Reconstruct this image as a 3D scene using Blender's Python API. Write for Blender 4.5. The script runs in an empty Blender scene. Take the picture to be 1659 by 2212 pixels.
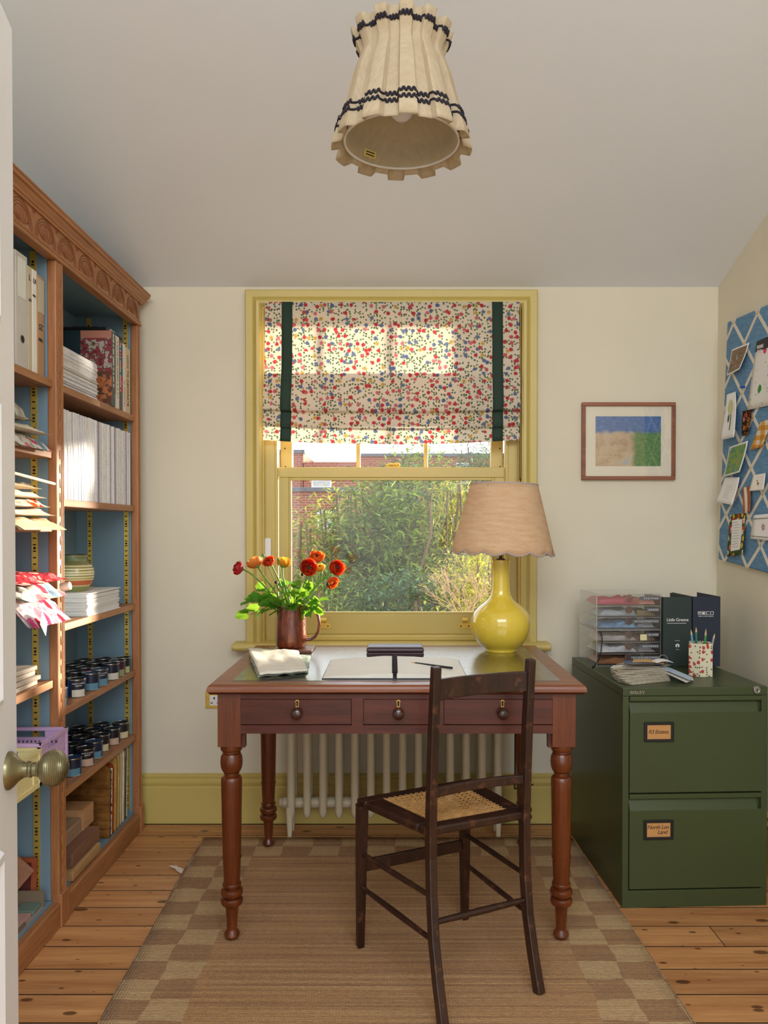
import bpy, bmesh, math, random
from mathutils import Vector, Matrix, noise
R = math.radians
rnd = random.Random(7)
scene = bpy.context.scene
COL = scene.collection

# ------------------------------------------------------------ camera, sky, sun, exposure
F = 1700.0                      # focal length in pixels of the 1659 px wide frame
EYE = 1.207
PITCH = R(0.8)
cam_d = bpy.data.cameras.new('camera'); cam = bpy.data.objects.new('camera', cam_d); COL.objects.link(cam)
cam.location = (0, 0, EYE); cam.rotation_euler = (R(90) - PITCH, 0, 0)
cam_d.sensor_fit = 'HORIZONTAL'; cam_d.sensor_width = 36.0; cam_d.lens = 36.0*F/1659
cam_d.shift_x = -20.5/1659; cam_d.shift_y = (1143 + F*math.tan(PITCH) - 1106)/1659
cam_d.clip_start = 0.02
scene.camera = cam
vs = scene.view_settings
vs.view_transform = 'Standard'; vs.look = 'None'; vs.gamma = 1; vs.use_curve_mapping = False; vs.exposure = 0.30

def lin(c):
    if isinstance(c, str):
        c = c.lstrip('#'); c = [int(c[i:i+2], 16)/255 for i in (0, 2, 4)]
    return tuple((v/12.92 if v <= .04045 else ((v+.055)/1.055)**2.4) for v in c[:3]) + (1.0,)

world = bpy.data.worlds.new('sky'); scene.world = world; world.use_nodes = True
wt = world.node_tree; wt.nodes.clear()
wo = wt.nodes.new('ShaderNodeOutputWorld'); wb = wt.nodes.new('ShaderNodeBackground')
tc = wt.nodes.new('ShaderNodeTexCoord'); sx = wt.nodes.new('ShaderNodeSeparateXYZ'); cr = wt.nodes.new('ShaderNodeValToRGB')
mp = wt.nodes.new('ShaderNodeMapRange'); mp.inputs[1].default_value = -1; mp.inputs[2].default_value = 1
wt.links.new(tc.outputs['Generated'], sx.inputs[0]); wt.links.new(sx.outputs[2], mp.inputs[0])
wt.links.new(mp.outputs[0], cr.inputs[0]); wt.links.new(cr.outputs[0], wb.inputs[0]); wt.links.new(wb.outputs[0], wo.inputs[0])
e = cr.color_ramp.elements
e[0].position = 0.44; e[0].color = (.42, .38, .33, 1)
e[1].position = 1.0; e[1].color = (.62, .76, 1.0, 1)
q = e.new(0.5); q.color = (1.0, 1.0, 1.0, 1)
q = e.new(0.62); q.color = (.90, .95, 1.0, 1)
wb.inputs[1].default_value = 1.75

sun_d = bpy.data.lights.new('sun', 'SUN'); sun = bpy.data.objects.new('sun', sun_d); COL.objects.link(sun)
sun_d.energy = 20.0; sun_d.angle = R(7.0); sun_d.color = (1.0, .90, .72)
AZ, EL = R(46), R(7.5)          # sun outside the window, to the right and low
sdir = Vector((-math.sin(AZ)*math.cos(EL), -math.cos(AZ)*math.cos(EL), -math.sin(EL)))
sun.rotation_euler = sdir.to_track_quat('-Z', 'Y').to_euler()
sun.location = (6, 9, 5)
# added fill lamp, high behind the camera, to brighten the room
fill_d = bpy.data.lights.new('fill_lamp', 'AREA'); fill = bpy.data.objects.new('fill_lamp', fill_d); COL.objects.link(fill)
fill_d.shape = 'RECTANGLE'; fill_d.size = 2.4; fill_d.size_y = 0.9; fill_d.energy = 36; fill_d.color = (.93, .96, 1.0)
fill.location = (0.1, -0.9, 2.62); fill.rotation_euler = (R(66), 0, 0)

# ------------------------------------------------------------ helpers
class MB:
    """collects shapes; build() links them as one mesh object"""
    def __init__(s): s.v = []; s.f = []; s.m = []; s.mi = 0
    def add(s, vs_, fs):
        o = len(s.v); s.v += [tuple(p) for p in vs_]; s.f += [tuple(i+o for i in f) for f in fs]; s.m += [s.mi]*len(fs); return s
    def box(s, x0, x1, y0, y1, z0, z1, M=None):
        p = [(x0,y0,z0),(x1,y0,z0),(x1,y1,z0),(x0,y1,z0),(x0,y0,z1),(x1,y0,z1),(x1,y1,z1),(x0,y1,z1)]
        if M: p = [M @ Vector(a) for a in p]
        return s.add(p, [(0,3,2,1),(4,5,6,7),(0,1,5,4),(1,2,6,5),(2,3,7,6),(3,0,4,7)])
    def loops(s, Ls, cap0=True, cap1=True, closed=True):
        n = len(Ls[0]); vs_ = [p for L in Ls for p in L]; fs = []
        for k in range(len(Ls)-1):
            for i in range(n if closed else n-1):
                j = (i+1) % n
                fs.append((k*n+i, k*n+j, (k+1)*n+j, (k+1)*n+i))
        if cap0: fs.append(tuple(range(n-1, -1, -1)))
        if cap1: fs.append(tuple((len(Ls)-1)*n+i for i in range(n)))
        return s.add(vs_, fs)
    def rects(s, L):        # lofted rectangles (x0,x1,y0,y1,z)
        return s.loops([[(a,c,z),(b,c,z),(b,d,z),(a,d,z)] for a,b,c,d,z in L])
    def lathe(s, prof, c=(0,0,0), seg=28, M=None, cap0=True, cap1=True):
        Ls = []
        for r, z in prof:
            L = [Vector((r*math.cos(2*math.pi*i/seg), r*math.sin(2*math.pi*i/seg), z)) for i in range(seg)]
            if M: L = [M @ p for p in L]
            Ls.append([p + Vector(c) for p in L])
        return s.loops(Ls, cap0, cap1)
    def tube(s, pts, r, seg=8, cap=True, flat=1.0):
        pts = [Vector(p) for p in pts]; n = len(pts); Ls = []
        rs = r if isinstance(r, (list, tuple)) else [r]*n
        t0 = (pts[1]-pts[0]).normalized()
        up = Vector((0,0,1)) if abs(t0.z) < .9 else Vector((1,0,0))
        a = t0.cross(up).normalized()
        for i in range(n):
            t = (pts[min(i+1,n-1)] - pts[max(i-1,0)]).normalized()
            a = (a - t*a.dot(t))
            a = a.normalized() if a.length > 1e-6 else t.orthogonal().normalized()
            b = t.cross(a)
            Ls.append([pts[i] + (a*math.cos(2*math.pi*k/seg) + b*math.sin(2*math.pi*k/seg)*flat)*rs[i] for k in range(seg)])
        return s.loops(Ls, cap, cap)
    def bar(s, pts, w, d, side):     # rectangular bar along pts; w along 'side', d across
        Ls = []
        pts = [Vector(p) for p in pts]; n = len(pts); side = Vector(side).normalized()
        for i in range(n):
            t = (pts[min(i+1,n-1)] - pts[max(i-1,0)]).normalized()
            a = (side - t*side.dot(t)).normalized(); b = t.cross(a)
            ww = w[i] if isinstance(w, (list,tuple)) else w; dd = d[i] if isinstance(d, (list,tuple)) else d
            Ls.append([pts[i]-a*ww/2-b*dd/2, pts[i]+a*ww/2-b*dd/2, pts[i]+a*ww/2+b*dd/2, pts[i]-a*ww/2+b*dd/2])
        return s.loops(Ls)
    def grid(s, fn, nu, nv, wrapu=False):
        vs_ = [fn(i/(nu if wrapu else nu-1), j/(nv-1)) for j in range(nv) for i in range(nu)]
        fs = []
        for j in range(nv-1):
            for i in range(nu if wrapu else nu-1):
                k = (i+1) % nu
                fs.append((j*nu+i, j*nu+k, (j+1)*nu+k, (j+1)*nu+i))
        return s.add(vs_, fs)
    def prism(s, poly, d0, d1, fn):   # 2-D outline extruded; fn(u,v,d) -> point
        n = len(poly)
        return s.loops([[fn(u,v,d0) for u,v in poly], [fn(u,v,d1) for u,v in poly]])
    def sphere(s, c, r, seg=16, rings=10, sc=(1,1,1), M=None):
        prof = []
        L = []
        for k in range(1, rings):
            a = math.pi*k/rings
            L.append((math.sin(a)*r, -math.cos(a)*r))
        Mx = Matrix.Diagonal((sc[0], sc[1], sc[2], 1))
        if M: Mx = M @ Mx
        return s.lathe(L, c, seg, Mx)
    def build(s, name, mat, parent=None, loc=None, smooth=None, bevel=0, solid=0, rot=None, segs=2, off=0, fixn=True):
        me = bpy.data.meshes.new(name); me.from_pydata(s.v, [], s.f)
        mats = mat if isinstance(mat, (list, tuple)) else [mat]
        for m in mats: me.materials.append(m)
        if len(mats) > 1: me.polygons.foreach_set('material_index', s.m)
        if fixn:
            bm = bmesh.new(); bm.from_mesh(me); bmesh.ops.recalc_face_normals(bm, faces=bm.faces); bm.to_mesh(me); bm.free()
        me.update()
        if smooth is not None:
            me.polygons.foreach_set('use_smooth', [True]*len(me.polygons))
            me.set_sharp_from_angle(angle=R(smooth))
        o = bpy.data.objects.new(name, me); COL.objects.link(o)
        if parent: o.parent = parent
        if loc: o.location = loc
        if rot: o.rotation_euler = rot
        if solid:
            md = o.modifiers.new('thickness', 'SOLIDIFY'); md.thickness = solid; md.offset = off
        if bevel:
            md = o.modifiers.new('edge', 'BEVEL'); md.width = bevel; md.segments = segs; md.limit_method = 'ANGLE'; md.angle_limit = R(40)
        return o
def tag(o, label, cat, group=None):
    o['label'] = label; o['category'] = cat
    if group: o['group'] = group
    return o
def thing(name, label, cat, loc=(0,0,0), rz=0, group=None, rot=None):
    o = bpy.data.objects.new(name, None); COL.objects.link(o); o.empty_display_size = .05
    o.location = loc; o.rotation_euler = rot if rot else (0,0,rz)
    return tag(o, label, cat, group)
def struct(o): o['kind'] = 'structure'; return o
def clone(o, parent=None):
    c = o.copy(); COL.objects.link(c); c.parent = parent
    for ch in list(o.children): clone(ch, c)
    return c
def text(s, size, name, mat, parent=None, M=None, shear=0, align='LEFT', ext=.0004, space=1.0, warp=None, bold=0):
    cu = bpy.data.curves.new('t', 'FONT'); cu.body = s; cu.size = size; cu.shear = shear; cu.align_x = align; cu.extrude = ext; cu.space_character = space
    cu.offset = bold; cu.resolution_u = 3
    ob = bpy.data.objects.new('t', cu); COL.objects.link(ob)
    dg = bpy.context.evaluated_depsgraph_get(); dg.update()
    me = bpy.data.meshes.new_from_object(ob.evaluated_get(dg)); bpy.data.objects.remove(ob); bpy.data.curves.remove(cu)
    if warp:
        for v in me.vertices: v.co = warp(v.co)
    me.name = name; me.materials.clear(); me.materials.append(mat)
    o = bpy.data.objects.new(name, me); COL.objects.link(o)
    if parent: o.parent = parent
    if M is not None: o.matrix_local = M
    return o
def at(px, py, Y):               # photo pixel + true distance -> point in the room
    u = (px-850)/F; v = (py-1143-F*math.tan(PITCH))/F
    dy = math.cos(PITCH) - v*math.sin(PITCH); dz = -math.sin(PITCH) - v*math.cos(PITCH)
    return Vector((u*Y/dy, Y, EYE + Y*dz/dy))
def nz(x, y=0, z=0, s=1.0): return noise.noise(Vector((x*s, y*s, z*s)))

# ------------------------------------------------------------ materials
class NT:
    def __init__(s, name):
        s.m = bpy.data.materials.new(name); s.m.use_nodes = True; s.t = s.m.node_tree; s.t.nodes.clear()
        s.out = s.t.nodes.new('ShaderNodeOutputMaterial')
    def n(s, kind, ins=None, **props):
        nd = s.t.nodes.new('ShaderNode'+kind)
        for k, v in props.items(): setattr(nd, k, v)
        for k, v in (ins or {}).items():
            if isinstance(v, bpy.types.NodeSocket): s.t.links.new(v, nd.inputs[k])
            else:
                if isinstance(v, str): v = lin(v)
                nd.inputs[k].default_value = v
        return nd
    def math(s, op, a, b=0.0, c=None):
        d = {0: a, 1: b}
        if c is not None: d[2] = c
        return s.n('Math', d, operation=op).outputs[0]
    def ramp(s, fac, stops, interp='LINEAR'):
        nd = s.n('ValToRGB', {0: fac}); nd.color_ramp.interpolation = interp
        el = nd.color_ramp.elements
        for i, (p, c) in enumerate(stops):
            c = lin(c) if isinstance(c, str) else c
            if i < 2: el[i].position = p; el[i].color = c
            else: q = el.new(p); q.color = c
        return nd.outputs[0]
    def mix(s, fac, a, b, mode='MIX'):
        nd = s.n('Mix', None, data_type='RGBA', blend_type=mode)
        for k, v in ((0, fac), (6, a), (7, b)):
            if isinstance(v, bpy.types.NodeSocket): s.t.links.new(v, nd.inputs[k])
            else: nd.inputs[k].default_value = lin(v) if isinstance(v, str) else v
        return nd.outputs[2]
    def coord(s, kind='Object', scale=(1,1,1), loc=(0,0,0), rot=(0,0,0), rand=0):
        c = s.n('TexCoord').outputs[kind]
        if rand:
            oi = s.n('ObjectInfo').outputs['Random']
            k = s.n('VectorMath', {0: oi, 1: (rand, rand*1.7, rand*.6)}, operation='MULTIPLY').outputs[0]
            c = s.n('VectorMath', {0: c, 1: k}, operation='ADD').outputs[0]
        return s.n('Mapping', {0: c, 1: loc, 2: rot, 3: scale}).outputs[0]
    def noise(s, vec, scale, detail=3, rough=.5): return s.n('TexNoise', {'Vector': vec, 'Scale': scale, 'Detail': detail, 'Roughness': rough}).outputs[0]
    def bump(s, h, st=.3, dist=.002): return s.n('Bump', {'Strength': st, 'Distance': dist, 'Height': h}).outputs[0]
    def bsdf(s, col, rough=.5, metal=0, normal=None, coat=0, spec=.5, sheen=0, **kw):
        d = {'Base Color': col, 'Roughness': rough, 'Metallic': metal, 'Coat Weight': coat, 'Specular IOR Level': spec, 'Sheen Weight': sheen}
        if normal is not None: d['Normal'] = normal
        d.update(kw)
        return s.n('BsdfPrincipled', d).outputs[0]
    def done(s, sh): s.t.links.new(sh, s.out.inputs[0]); return s.m

def plain(name, c, rough=.5, metal=0, var=.06, scale=8, bump=0, bscale=60, coat=0, spec=.5, rand=0, sheen=0):
    t = NT(name); v = t.coord(rand=3)
    c = lin(c)
    n = t.noise(v, scale, 4)
    lo = tuple(x*(1-var) for x in c[:3])+(1,); hi = tuple(min(1, x*(1+var)) for x in c[:3])+(1,)
    col = t.ramp(n, [(.3, lo), (.7, hi)])
    if rand:
        oi = t.n('ObjectInfo').outputs['Random']
        f = t.math('MULTIPLY_ADD', oi, rand*2, 1-rand)
        col = t.n('HueSaturation', {'Value': f, 'Color': col}).outputs[0]
    nm = t.bump(t.noise(v, bscale, 3), bump, .002) if bump else None
    return t.done(t.bsdf(col, rough, metal, nm, coat, spec, sheen))

def wood(name, c1, c2, c3=None, axis='z', rough=.4, scale=1.0, coat=0, rand=.1, bump=.1, spec=.5, wear=None):
    t = NT(name)
    k = {'x': (.07,1,1), 'y': (1,.07,1), 'z': (1,1,.07)}[axis]
    v = t.coord(scale=tuple(a*scale for a in k), rand=4)
    n1 = t.noise(v, 28, 6, .65)
    n2 = t.noise(v, 160, 3, .6)
    fac = t.math('ADD', t.math('MULTIPLY', n1, .7), t.math('MULTIPLY', n2, .3))
    stops = [(.36, c1), (.64, c2)] + ([(.8, c3)] if c3 else [])
    col = t.ramp(fac, stops)
    if rand:
        oi = t.n('ObjectInfo').outputs['Random']
        col = t.n('HueSaturation', {'Value': t.math('MULTIPLY_ADD', oi, rand*2, 1-rand), 'Color': col}).outputs[0]
    if wear:
        w = t.noise(t.coord(rand=4), 30, 6, .7)
        col = t.mix(t.ramp(w, [(.56, (0,0,0,1)), (.68, (.8,.8,.8,1))]), col, wear)
    nm = t.bump(fac, bump, .001)
    return t.done(t.bsdf(col, rough, 0, nm, coat, spec))

M = {}
M['wall'] = plain('cream_wall_paint', '#ded6c0', .75, var=.02, scale=3, bump=.05, bscale=90, spec=.25)
M['ceil'] = plain('white_ceiling_paint', '#ecf0f5', .85, var=.015, scale=2, bump=.04, bscale=50, spec=.2)
M['trim'] = plain('mustard_trim_paint', '#cbb668', .38, var=.03, scale=5)
M['doorwhite'] = plain('white_door_paint', '#f1f1f4', .35, var=.02)
M['oak'] = wood('oak', '#8c5a34', '#bb8152', '#cb9766', 'y', .42, rand=.04)
M['oak_v'] = wood('oak_upright', '#925c36', '#bd8152', '#cb9766', 'z', .42, rand=.04)
M['oak_carve_shade'] = plain('oak_carving_shade', '#7d4722', .5, var=.15)  # darker tone stands in for shadow and stain in the carved grooves
M['blue'] = plain('slate_blue_paint', '#7691a1', .5, var=.03)
M['brass'] = plain('brass', '#e0bd58', .34, .5, var=.12, scale=20)
M['brass_old'] = plain('antique_brass', '#8a8465', .28, .9, var=.2, scale=25)
M['dark'] = plain('dark_slot', '#17120d', .7)
M['black'] = plain('black_plastic', '#141416', .4)
M['white'] = plain('white_plastic', '#e9e7e6', .4)
M['steel'] = plain('steel', '#b8b9bb', .25, 1.0)
M['mahog'] = wood('mahogany_x', '#421a12', '#642c1f', '#743824', 'x', .32, coat=.15, rand=.03)
M['mahog_leg'] = wood('mahogany_leg', '#4c210c', '#723614', '#83431c', 'z', .3, coat=.2, rand=.03)
M['mahog_top'] = wood('mahogany_top', '#6f3c22', '#935530', '#a2633a', 'x', .33, coat=.15, rand=.03)
M['chairwood'] = wood('dark_stained_beech', '#22120c', '#3c2116', '#52301f', 'z', .38, rand=.03, wear='#69402a')
M['cane'] = plain('cane', '#c89a5f', .5, var=.2, scale=60)
M['green'] = plain('green_cabinet_enamel', '#3c4728', .36, var=.03, scale=3, bump=.04, bscale=300)
M['navy'] = plain('navy_cloth', '#23293a', .6, var=.06)
M['darkgreen'] = plain('dark_green_cloth', '#25332f', .6, var=.06)
M['paper'] = plain('paper', '#ece8dd', .8, var=.03)
M['paperw'] = plain('white_paper', '#eae8e6', .7, var=.02)
M['radiator'] = plain('radiator_enamel', '#d2c6a8', .4, var=.03)
M['cord'] = plain('black_cord', '#15120f', .7)
M['yellowglaze'] = plain('yellow_glaze', '#e4c744', .08, var=.06, scale=5, coat=.6)
M['hessian_trim'] = plain('lilac_grey_tape', '#b3a3a0', .8)
# ---- special materials
def mat_plank():
    t = NT('pine_floorboard'); v = t.coord(scale=(.06,1,1), rand=9); vv = t.coord(rand=9)
    n1 = t.noise(v, 26, 6, .6); n2 = t.noise(v, 150, 3)
    fac = t.math('ADD', t.math('MULTIPLY', n1, .75), t.math('MULTIPLY', n2, .25))
    col = t.ramp(fac, [(.34, '#a86f42'), (.6, '#cf9761'), (.8, '#deac78')])
    kv = t.n('Mapping', {0: vv, 3: (7.5, 16, 1)}).outputs[0]
    vo = t.n('TexVoronoi', {'Vector': kv, 'Scale': 1.0, 'Randomness': 1.0}, voronoi_dimensions='2D')
    dist = vo.outputs['Distance']; rc = t.n('SeparateColor', {0: vo.outputs['Color']}).outputs[0]
    size = t.math('MULTIPLY', t.math('POWER', rc, 3.0), .15)
    k = t.math('SUBTRACT', dist, size)
    kn = t.ramp(k, [(.0, (1,1,1,1)), (.045, (0,0,0,1))])
    col = t.mix(t.math('MULTIPLY', kn, .8), col, '#45220f')
    oi = t.n('ObjectInfo').outputs['Random']
    col = t.n('HueSaturation', {'Value': t.math('MULTIPLY_ADD', oi, .22, .87), 'Color': col}).outputs[0]
    return t.done(t.bsdf(col, .38, 0, t.bump(fac, .12, .001), spec=.4))
M['plank'] = mat_plank()

def mat_rug():
    t = NT('jute_rug'); c = t.n('TexCoord').outputs['Object']
    xyz = t.n('SeparateXYZ', {0: c}); x, y = xyz.outputs[0], t.math('MULTIPLY', xyz.outputs[1], -1.0)
    w = t.noise(c, 9, 3); xw = t.math('ADD', x, t.math('MULTIPLY_ADD', w, .036, -.018)); yw = t.math('ADD', y, t.math('MULTIPLY_ADD', w, .026, -.013))
    # local frame: x 0..1.45 across, y 0..2.1 from far edge
    ix = t.math('FLOOR', t.math('DIVIDE', xw, .105)); iy = t.math('FLOOR', t.math('DIVIDE', yw, .088))
    par = t.math('MODULO', t.math('ABSOLUTE', t.math('ADD', ix, iy)), 2.0)
    parb = t.math('MODULO', t.math('ABSOLUTE', t.math('ADD', t.math('FLOOR', t.math('DIVIDE', t.math('SUBTRACT', 1.45, xw), .105)), iy)), 2.0)
    left = t.math('LESS_THAN', xw, .21); right = t.math('GREATER_THAN', xw, 1.24); far = t.math('LESS_THAN', yw, .176)
    par2 = t.math('ADD', t.math('MULTIPLY', par, t.math('SUBTRACT', 1.0, right)), t.math('MULTIPLY', parb, right))
    border = t.math('MINIMUM', t.math('ADD', t.math('ADD', left, right), far), 1.0)
    st = t.noise(t.n('Mapping', {0: c, 3: (.35, 26, 1)}).outputs[0], 2.6, 5, .6)
    fine = t.noise(t.n('Mapping', {0: c, 3: (60, 260, 1)}).outputs[0], 1.0, 3, .6)
    body = t.ramp(st, [(.3, '#946234'), (.5, '#bb8850'), (.7, '#d0a36a')])
    dk = t.ramp(st, [(.3, '#8f6034'), (.7, '#b5844d')]); lt = t.ramp(st, [(.3, '#bf9560'), (.7, '#d9b67e')])
    chk = t.mix(t.math('MULTIPLY_ADD', par2, .8, .1), dk, lt)
    col = t.mix(border, body, chk)
    col = t.mix(.75, col, t.ramp(fine, [(.3, (.70,.67,.63,1)), (.65, (1.12,1.12,1.12,1))]), 'MULTIPLY')
    wv = t.n('TexWave', {'Vector': t.n('Mapping', {0: c, 3: (1,1,1)}).outputs[0], 'Scale': 48, 'Distortion': 1.5, 'Detail': 1}, bands_direction='Y').outputs[1]
    wv2 = t.n('TexWave', {'Vector': c, 'Scale': 42, 'Distortion': 1.0}, bands_direction='X').outputs[1]
    h = t.math('ADD', t.math('ADD', wv, t.math('MULTIPLY', wv2, .7)), fine)
    return t.done(t.bsdf(col, .95, 0, t.bump(h, .7, .004), spec=.1, sheen=.2))
M['rug'] = mat_rug()

def floral(name, ground, cols, leaf, sc=20, size=.36, translucent=.5, plane='xz', leafsize=.3, density=.6):
    t = NT(name); c = t.coord()
    xyz = t.n('SeparateXYZ', {0: c})
    a, b = {'xz': (0,2), 'yz': (1,2), 'xy': (0,1)}[plane]
    v = t.n('CombineXYZ', {0: xyz.outputs[a], 1: xyz.outputs[b]}).outputs[0]
    wob = t.n('TexNoise', {'Vector': v, 'Scale': sc*5, 'Detail': 2}).outputs[1]
    vw = t.n('VectorMath', {0: wob, 1: (.5,.5,.5)}, operation='SUBTRACT').outputs[0]
    vw = t.n('VectorMath', {0: vw, 'Scale': .28/sc}, operation='SCALE').outputs[0]
    v2 = t.n('VectorMath', {0: v, 1: vw}, operation='ADD').outputs[0]
    f = t.n('TexVoronoi', {'Vector': v2, 'Scale': sc, 'Randomness': .9}, voronoi_dimensions='2D')
    rc = t.n('SeparateColor', {0: f.outputs['Color']})
    pet = t.math('MULTIPLY', t.math('LESS_THAN', f.outputs['Distance'], size), t.math('LESS_THAN', rc.outputs[1], density))
    core = t.math('LESS_THAN', f.outputs['Distance'], size*.4)
    n = len(cols)
    fc = t.ramp(rc.outputs[0], [(i/n, cols[i]) for i in range(n)], 'CONSTANT')
    fc = t.mix(t.math('MULTIPLY', core, .35), fc, '#7a1f22')
    g = t.n('TexVoronoi', {'Vector': v2, 'Scale': sc*2.3, 'Randomness': 1.0}, voronoi_dimensions='2D')
    gc = t.n('SeparateColor', {0: g.outputs['Color']})
    lf = t.math('MULTIPLY', t.math('LESS_THAN', g.outputs['Distance'], leafsize), t.math('LESS_THAN', gc.outputs[0], .55))
    lc = t.ramp(gc.outputs[1], [(0, leaf[0]), (.5, leaf[1])], 'CONSTANT')
    col = t.mix(lf, ground, lc); col = t.mix(pet, col, fc)
    d = t.n('BsdfDiffuse', {0: col}).outputs[0]
    if translucent:
        tr = t.n('BsdfTranslucent', {0: col}).outputs[0]
        return t.done(t.n('MixShader', {0: translucent, 1: d, 2: tr}).outputs[0])
    return t.done(d)
M['floral'] = floral('floral_linen', '#ddd0bd', ['#bf4a50', '#c86468', '#5d7094', '#b8424a', '#c9aa62', '#cc7c82', '#6a7c9c', '#bc4a4c'], ['#566a50', '#72805e'], 40, .32, .24, density=.62, leafsize=.36)
M['ribbon_green'] = plain('dark_green_ribbon', '#22392c', .8)

def mat_glass(name, dust=.03, tint=(1,1,1,1), refl=.06, rough=.0):
    t = NT(name)
    tr = t.n('BsdfTransparent', {0: tint}).outputs[0]
    gl = t.n('BsdfGlossy', {0: (1,1,1,1), 1: rough}).outputs[0]
    fr = t.n('LayerWeight', {0: .25}).outputs[1]
    m = t.n('MixShader', {0: t.math('MULTIPLY_ADD', fr, .5, refl), 1: tr, 2: gl}).outputs[0]
    if dust:
        df = t.n('BsdfTranslucent', {0: (1,1,1,1)}).outputs[0]
        c = t.coord(); n = t.noise(c, 5, 5, .7)
        m = t.n('MixShader', {0: t.math('MULTIPLY', n, dust*2), 1: m, 2: df}).outputs[0]
    return t.done(m)
M['glass'] = mat_glass('window_glass', .004, refl=.015)
M['picglass'] = mat_glass('picture_glass', 0, refl=.05)
M['acrylic'] = mat_glass('clear_acrylic', .03, (.96,.97,.98,1), .05, .04)
M['acrylic_edge'] = mat_glass('clear_acrylic_edge', .5, (.8,.85,.88,1), .2, .1)

def mat_leather():
    t = NT('tooled_green_leather'); c = t.n('TexCoord').outputs['Object']
    n = t.noise(c, 6, 5, .6); fine = t.noise(c, 220, 3)
    col = t.ramp(n, [(.35, '#2f3222'), (.55, '#4b4228'), (.7, '#6a5228')])
    xyz = t.n('SeparateXYZ', {0: c})
    dx = t.math('SUBTRACT', .478, t.math('ABSOLUTE', xyz.outputs[0])); dy = t.math('SUBTRACT', .3275, t.math('ABSOLUTE', t.math('SUBTRACT', xyz.outputs[1], .3875)))
    d = t.math('MINIMUM', dx, dy)
    l1 = t.math('LESS_THAN', t.math('ABSOLUTE', t.math('SUBTRACT', d, .028)), .0012)
    l2 = t.math('LESS_THAN', t.math('ABSOLUTE', t.math('SUBTRACT', d, .041)), .0035)
    g = t.math('MULTIPLY', t.math('MAXIMUM', l1, l2), t.ramp(t.noise(c, 120, 2), [(.45, (0,0,0,1)), (.55, (1,1,1,1))]))
    col = t.mix(t.math('MULTIPLY', g, .7), col, '#b58f3c')
    rim = t.math('LESS_THAN', d, .024)
    col = t.mix(t.math('MULTIPLY', rim, .8), col, '#33333a')
    return t.done(t.bsdf(col, t.ramp(n, [(.3, (.2,.2,.2,1)), (.7, (.32,.32,.32,1))]), 0, t.bump(t.math('ADD', fine, t.math('MULTIPLY', n, 4)), .25, .0015), coat=.9, spec=.7, **{'Coat Roughness': .22}))
M['leather'] = mat_leather()

def mat_brick():
    t = NT('red_brick'); c = t.coord()
    xyz = t.n('SeparateXYZ', {0: c})
    v = t.n('CombineXYZ', {0: t.math('ADD', xyz.outputs[0], xyz.outputs[1]), 1: xyz.outputs[2]}).outputs[0]
    b = t.n('TexBrick', {'Vector': v, 'Color1': '#a4503c', 'Color2': '#8a4234', 'Mortar': '#b49a86', 'Scale': 1.0, 'Mortar Size': .010, 'Brick Width': .225, 'Row Height': .075}).outputs[0]
    col = t.mix(t.math('MULTIPLY', t.noise(c, 1.3, 4), .5), b, '#b77a64')
    return t.done(t.bsdf(col, .9, spec=.1))
M['brick'] = mat_brick()
M['slate'] = plain('grey_slate', '#6d6e75', .7, var=.15)
M['stone'] = plain('pale_stone', '#c9bfae', .8)
M['lawn'] = plain('lawn', '#4c5a2b', .95, var=.3, scale=2)

def leafmat(name, c1, c2, tl=.45, gloss=.2):
    t = NT(name)
    g = t.n('NewGeometry').outputs['Random Per Island']
    col = t.ramp(g, [(.1, c1), (.9, c2)])
    d = t.bsdf(col, .45, spec=gloss)
    tr = t.n('BsdfTranslucent', {0: t.mix(.4, col, '#b8c238')}).outputs[0]
    return t.done(t.n('MixShader', {0: tl, 1: d, 2: tr}).outputs[0])
M['leaf_yel'] = leafmat('yellow_green_leaf', '#4f6a24', '#b9b858', .35)
M['leaf_grn'] = leafmat('mid_green_leaf', '#173417', '#7d9a48', .28)
M['leaf_dk'] = leafmat('dark_evergreen_leaf', '#0d281b', '#4f7a58', .16)
M['leaf_olive'] = leafmat('olive_leaf', '#5f6028', '#b0a552', .3)
M['leaf_vase'] = leafmat('fresh_green_leaf', '#2c7a22', '#4f9c2e', .5)
M['bark'] = plain('bark', '#6e5b48', .9, var=.2, scale=20)
M['twig'] = plain('pale_twig', '#b08f74', .9, var=.15, scale=20)
M['stem'] = leafmat('flower_stem', '#5f8f3c', '#79a453', .3)

def weave(name, c1, c2, sc=90, rough=.9, stripes=0, rand=0, tl=0, plane='xy'):
    t = NT(name); c = t.coord(rand=2)
    n = t.noise(t.n('Mapping', {0: c, 3: (1, 6, 1) if plane == 'xy' else (1, 1, 6)}).outputs[0], sc*.25, 4, .6)
    f = t.noise(c, sc*4, 2)
    col = t.ramp(t.math('ADD', t.math('MULTIPLY', n, .7), t.math('MULTIPLY', f, .3)), [(.35, c1), (.65, c2)])
    if rand:
        oi = t.n('ObjectInfo').outputs['Random']; col = t.n('HueSaturation', {'Value': t.math('MULTIPLY_ADD', oi, rand*2, 1-rand), 'Color': col}).outputs[0]
    sh = t.bsdf(col, rough, 0, t.bump(f, .5, .002), spec=.1)
    if tl:
        sh = t.n('MixShader', {0: tl, 1: sh, 2: t.n('BsdfTranslucent', {0: col}).outputs[0]}).outputs[0]
    return t.done(sh)
M['calico'] = weave('calico', '#d9c8a8', '#e6d9c0', 160, tl=.5, plane='xy')
M['lining'] = weave('pale_lining', '#e6dcbf', '#f2ead2', 160, tl=.6, plane='xy')
M['raffia'] = weave('raffia', '#d5ad85', '#e4c4a0', 60, tl=.15, plane='z')
M['linen'] = weave('cream_linen', '#d8d1c0', '#f0ebde', 70)

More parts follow.
